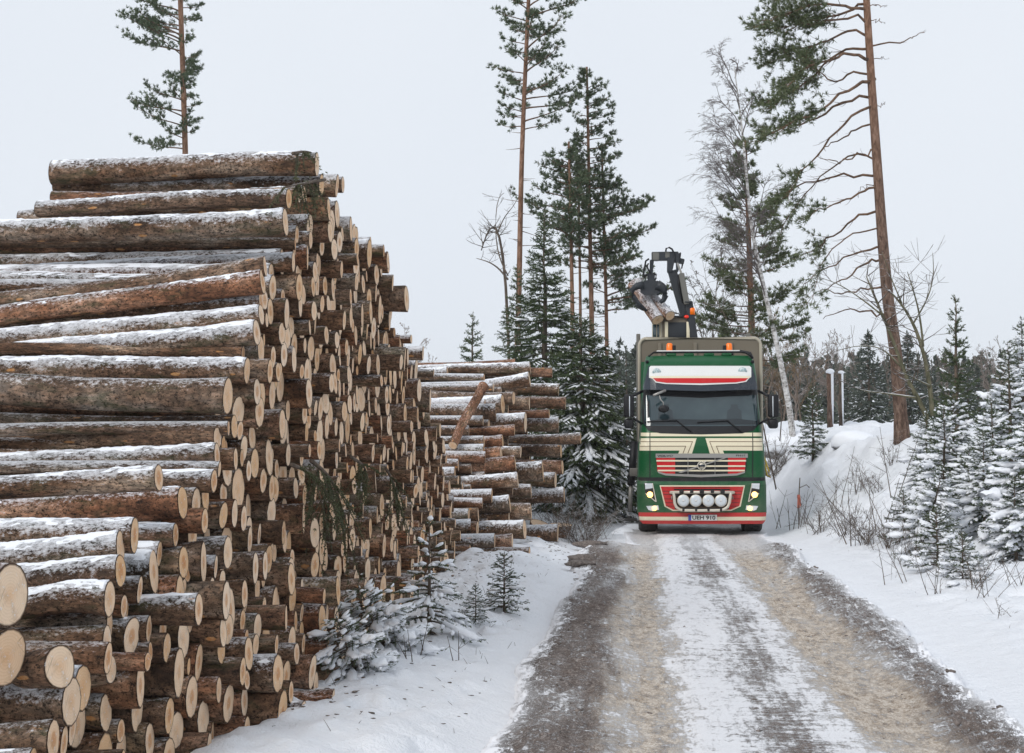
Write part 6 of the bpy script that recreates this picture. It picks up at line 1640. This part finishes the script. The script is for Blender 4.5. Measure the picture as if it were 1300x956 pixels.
# snow-covered boulders and mounds
t = NT('stone'); w = t.coord('Object'); c = t.ramp(t.noise(9, w, 5, 0.7), [(0.4, (0.07, 0.065, 0.06)), (0.6, (0.22, 0.21, 0.19))])
M['stone'] = t.col(t.mix(snow_mask(t, -0.75, -0.4, 4, w, 0.9), c, SNOWC), 0.9)
for k, (px, py, Y, r_, lb) in enumerate([(1085, 552, 34, 0.42, 'large snow-covered boulder on top of the bank between dead trunks and big pine'), 
       (803, 648, 29.5, 0.22, 'small brown stone in the snow left of the truck'),
      (790, 654, 28.6, 0.18, 'snowy stone beside the support leg of the truck'), (1000, 560, 41, 0.7, 'snow-buried boulder behind the heap of brushwood')]):
    p_ = at(px, py, Y); m_ = MB(); blob(m_, (0, 0, 0), r_, 60 + k, 3, 0, (1.35, 1.0, 0.62), 0.16)
    o = m_.build('boulder', M['stone'], loc=(p_[0], Y, float(gz(p_[0], Y)) - r_ * (0.22 if px > 1000 else 0.0))); tag(o, lb, 'boulder')

# spruce sprays caught in the tall pile
def spray(label, pts, X, seed, n=10, L=0.5):
    """cut spruce branch lying against the log ends; pts = photo px of its stem, X = distance of the wall"""
    q_ = np.random.default_rng(seed); Q = []
    for a, b in pts:
        d = CR @ np.array([(a - 650) / F, -(b - 433) / F, -1.0]); Y = X / d[0] * d[1]; Q.append(at(a, b, Y))
    Q = np.array(Q); O = Q[0].copy(); Q = smooth_line(Q - O, 10)
    st = MB().tube(Q, np.linspace(0.018, 0.006, 10), 6); NP, ND = [], []
    for k in range(n):
        t_ = q_.uniform(0.1, 1); b = np.array([np.interp(t_, np.linspace(0, 1, 10), Q[:, c]) for c in range(3)])
        dd = (Q[-1] - Q[0]); dd = dd / np.linalg.norm(dd)
        v_ = dd * 0.7 + q_.normal(0, 0.45, 3) + np.array([0.15, 0, -0.7]); C = curve(b, v_, L * q_.uniform(0.4, 1.1), 0.45, 0, 7)
        st.tube(C, np.linspace(0.006, 0.003, 7), 3, cap=False)
        for u in np.linspace(0.05, 1, int(L / 0.012)):
            NP.append(np.array([np.interp(u, np.linspace(0, 1, 7), C[:, c]) for c in range(3)])); ND.append((C[-1] - C[0]) / np.linalg.norm(C[-1] - C[0]))
            if q_.uniform() < 0.25:
                w_ = v_ + q_.normal(0, 0.5, 3); C2 = curve(NP[-1], w_, 0.12, 0.4, 0, 3)
                for c_ in C2: NP.append(c_); ND.append(w_ / np.linalg.norm(w_))
    o = st.build('spruce_branch', M['strunk'], loc=O); N = MB(); needles(N, NP, ND, 0.03, 0.006, 4, 0.55, seed); N.build('needle_spray', M['spray'], o, smooth=False)
    return tag(o, label, 'branch', 'torn spruce branches on the tall pile')
spray('biggest hanging spruce branch with drooping green sprays on the tall pile face', [(395, 585), (415, 600), (430, 625), (436, 660)], -2.62, 301, 16, 0.5)
spray('green spruce branch draped left of the biggest hanging one', [(370, 590), (392, 598), (405, 620)], -2.62, 302, 8, 0.4)
spray('small dark spruce spray among log ends near the lower right of the tall pile', [(490, 595), (500, 612), (502, 630)], -2.62, 303, 12, 0.4)
spray('spruce twig drooping beside the big hanging branch, on its right', [(445, 580), (462, 590), (468, 610)], -2.62, 304, 10, 0.4)
spray('flat green spruce spray lying between the top logs of the tall pile', [(412, 228), (390, 232), (360, 238)], -2.9, 305, 14, 0.25)
spray('dark little spruce tip sticking up on the topmost log', [(372, 195), (385, 192), (398, 194)], -2.95, 306, 8, 0.15)
q_ = np.random.default_rng(310)
A = MB(); P_ = [at(a, b, 11.2) for a, b in ((8, 368), (20, 382), (24, 400), (22, 412))]; A.tube(P_, [0.006, 0.008, 0.01, 0.012], 5); A.tube([at(a, b, 11.2) for a, b in ((12, 393), (40, 388), (60, 384))], 0.005, 4)
o_ = np.array(P_[0]); o = A.build('dry_twig', M['twigdry']); tag(o, 'dark broken twig curling over a whitened log at the left edge', 'twig')

# ---------------------------------------------------------------- the forest beyond
FS = dict(H=9, Rb=1.75, upr=-0.1, droop=0.3, snow=0.55, step=0.55, nb=7, tl=0.8, nl=0.30, nw=0.09, kn=4, dns=0.16, tuft=True, thick=1.6, pad=0.12, seg=4)
for k in range(3): make_spruce('F%d' % k, nmat='spruced', seed=400 + k, **FS)
fr = random.Random(12)
def far_spruce(px, Y, topy, lb, v=0):
    X = at(px, 530, Y)[0]; z = float(gz(X, Y)); h = at(px, topy, Y)[2] - z
    me = _sp['F%d' % v]; o = empty('spruce_tree', (X, Y, z - 0.1), (0, 0, fr.uniform(0, 6.28))); s = h / 9; o.scale = (s * fr.uniform(0.9, 1.2), s * fr.uniform(0.9, 1.2), s)
    for nm, m_ in zip(('trunk', 'crown', 'snow_load'), me):
        c = bpy.data.objects.new(nm, m_); COL.objects.link(c); c.parent = o
    return tag(o, lb, 'spruce', 'spruces at the edge of the forest')
FT = [(775, 80, 442, 'leftmost far snowy spruce, in the gap between the pine group and the truck'), (786, 76, 433, 'second far snowy spruce from the left in the gap beside the truck'), (797, 74, 438, 'far snowy spruce in the middle of the gap beside the truck'),
      (806, 78, 436, 'far snowy spruce close to the left edge of the headboard'), (818, 82, 445, 'far snowy spruce partly hidden behind the truck headboard'), (763, 90, 458, 'low far spruce seen through the pine group'),
      (1105, 62, 418, 'darkest and tallest far spruce left of the big pine trunk'), (1092, 70, 446, 'smaller dark spruce touching the darkest far one on its left'), (1118, 75, 452, 'dark far spruce between the darkest one and the big pine trunk'),
      (1155, 66, 420, 'pointed far spruce just right of the big pine trunk'), (1166, 74, 448, 'lower far spruce next to the pointed one behind the bent bare tree'), (1184, 78, 455, 'far spruce behind the bent bare tree, right of the pointed pair'),
      (1035, 82, 468, 'far spruce behind the solitary young spruce'), (1078, 86, 470, 'small far spruce between dead trunks and the darkest spruce'), (1228, 72, 452, 'far spruce to the right of the slim dark leader'), (1243, 80, 462, 'low far spruce behind the right-hand thicket'),
      (1290, 90, 458, 'far spruce at the right edge above the snow-laden ones'), (1265, 95, 466, 'pale distant spruce in the gap above the snow-laden ones')]
for k, (px, Y, ty, lb) in enumerate(FT): far_spruce(px, Y, ty, lb, k % 3)
kwf = dict(H=8, seed=501, spread=0.42, levels=4, kids=4, minr=0.012, zb=0.22, n0=8)
for k in range(3): put_key = 'far%d' % k
BT = [(1015, 70, 435, 'rounded brown bare tree directly right of the leaning birch'), (1003, 66, 448, 'bare bushy tree behind the foot of the leaning birch'), (1035, 78, 425, 'wide grey bare tree crown above the two dead trunks'), (1055, 80, 430, 'grey bare tree above the left dead trunk'),
      (1072, 76, 432, 'bare tree between dead trunks and darkest far spruce'), (1088, 90, 444, 'thin bare tree behind the small dark spruce'), (1128, 82, 440, 'bare tree just left of the big pine trunk'), (1145, 88, 448, 'bare tree right behind the big pine trunk'),
      (1200, 80, 446, 'bare tree left of the slim dark leader, far off'), (1260, 84, 444, 'feathery bare tree above the right-hand thicket'), (1275, 90, 440, 'second feathery bare tree, near the right edge'), (1245, 92, 448, 'pale bare tree left of the feathery ones'), (1300, 86, 448, 'bare tree cut by the right edge'),
      (518, 62, 428, 'small rounded bare tree standing alone behind the gap between the two log piles'), (980, 60, 400, 'brownish bare tree behind the green pine, right of the truck'), (966, 64, 440, 'brown brushy bare tree just right of the headboard'), (992, 72, 425, 'tall pale bare tree between green pine and birch stem'), (752, 85, 462, 'bare tree seen through the pine group')]
for k, (px, Y, ty, lb) in enumerate(BT):
    X = float(at(px, 530, Y)[0]); z = float(gz(X, Y)); h = at(px, ty, Y)[2] - z
    v = k % 3; put_bare('far%d' % v + ('b' if px in (1015, 1003, 966, 980) else ''), X, Y, h / 8, lb, 'bare trees at the edge of the forest', kw=dict(kwf, seed=501 + v), mats=('strunk', 'fartwigb' if px in (1015, 1003, 966, 980) else 'fartwig'), z=z)
# the wood behind, one mass
mb = MB(); q_ = np.random.default_rng(600); TW = MB()
for k in range(740):
    Y = q_.uniform(100, 190); px = q_.uniform(950, 1400) if k % 5 else q_.uniform(740, 830)
    if k % 9 == 0: px = q_.uniform(-900, 740)
    if k > 520: px = q_.uniform(1400, 2100)
    X = at(px, 530, Y)[0]; z = float(gz(X, Y)); h = Y * q_.uniform(0.030, 0.052) + (540 - 540) + (CAMZ - z)
    if px < 740: h = Y * q_.uniform(0.034, 0.040) + CAMZ - z
    if q_.uniform() < 0.6:
        n_ = 40; uu = q_.uniform(0.05, 1, n_); az = q_.uniform(0, 6.28, n_); rr_ = (1 - uu) * h * 0.2 * q_.uniform(0.5, 1.1, n_)
        P_ = np.stack([X + rr_ * np.cos(az) * 0.4, Y + rr_ * np.sin(az) * 0.4, z + uu * h], 1); D_ = np.stack([np.cos(az), np.sin(az), -0.35 + 0 * az], 1)
        needles(mb, P_, D_, 0.25 + rr_, 0.5, 3, 0.35, 700 + k); mb.tube([(X, Y, z), (X, Y, z + h)], [0.12, 0.02], 4, cap=False)
    else:
        for j in range(26):
            b = np.array([X, Y, z + h * q_.uniform(0.2, 0.75)]); d_ = q_.normal(0, 0.5, 3); d_[2] = 0.9; TW.tube([b, b + d_ * h * 0.14, b + d_ * h * 0.26 + q_.normal(0, 0.2, 3)], [0.05, 0.035, 0.02], 3, cap=False)
        TW.tube([(X, Y, z), (X, Y, z + h * 0.8)], [0.14, 0.03], 4, cap=False)
wood = mb.build('forest', M['spruced'], smooth=False); tag(wood, 'dark snowy wood closing the view beyond the clearing', kind='stuff')
TW.build('bare_crowns', M['fartwig'], wood)
# ---------------------------------------------------------------- thin winter haze
t = NT('haze'); t.t.nodes.clear()
o_ = t.t.nodes.new('ShaderNodeOutputMaterial'); v_ = t.t.nodes.new('ShaderNodeVolumePrincipled')
v_.inputs['Color'].default_value = (0.98, 0.99, 1.0, 1); v_.inputs['Density'].default_value = 0.0005; v_.inputs['Anisotropy'].default_value = 0.3
t.t.links.new(v_.outputs[0], o_.inputs['Volume'])
hz = MB().box(-302, 302, -32, 382, -4, 20).build('haze', t.mat); tag(hz, kind='stuff'); hz['label'] = 'thin winter haze in the cold air'
scn.cycles.volume_bounces = 0
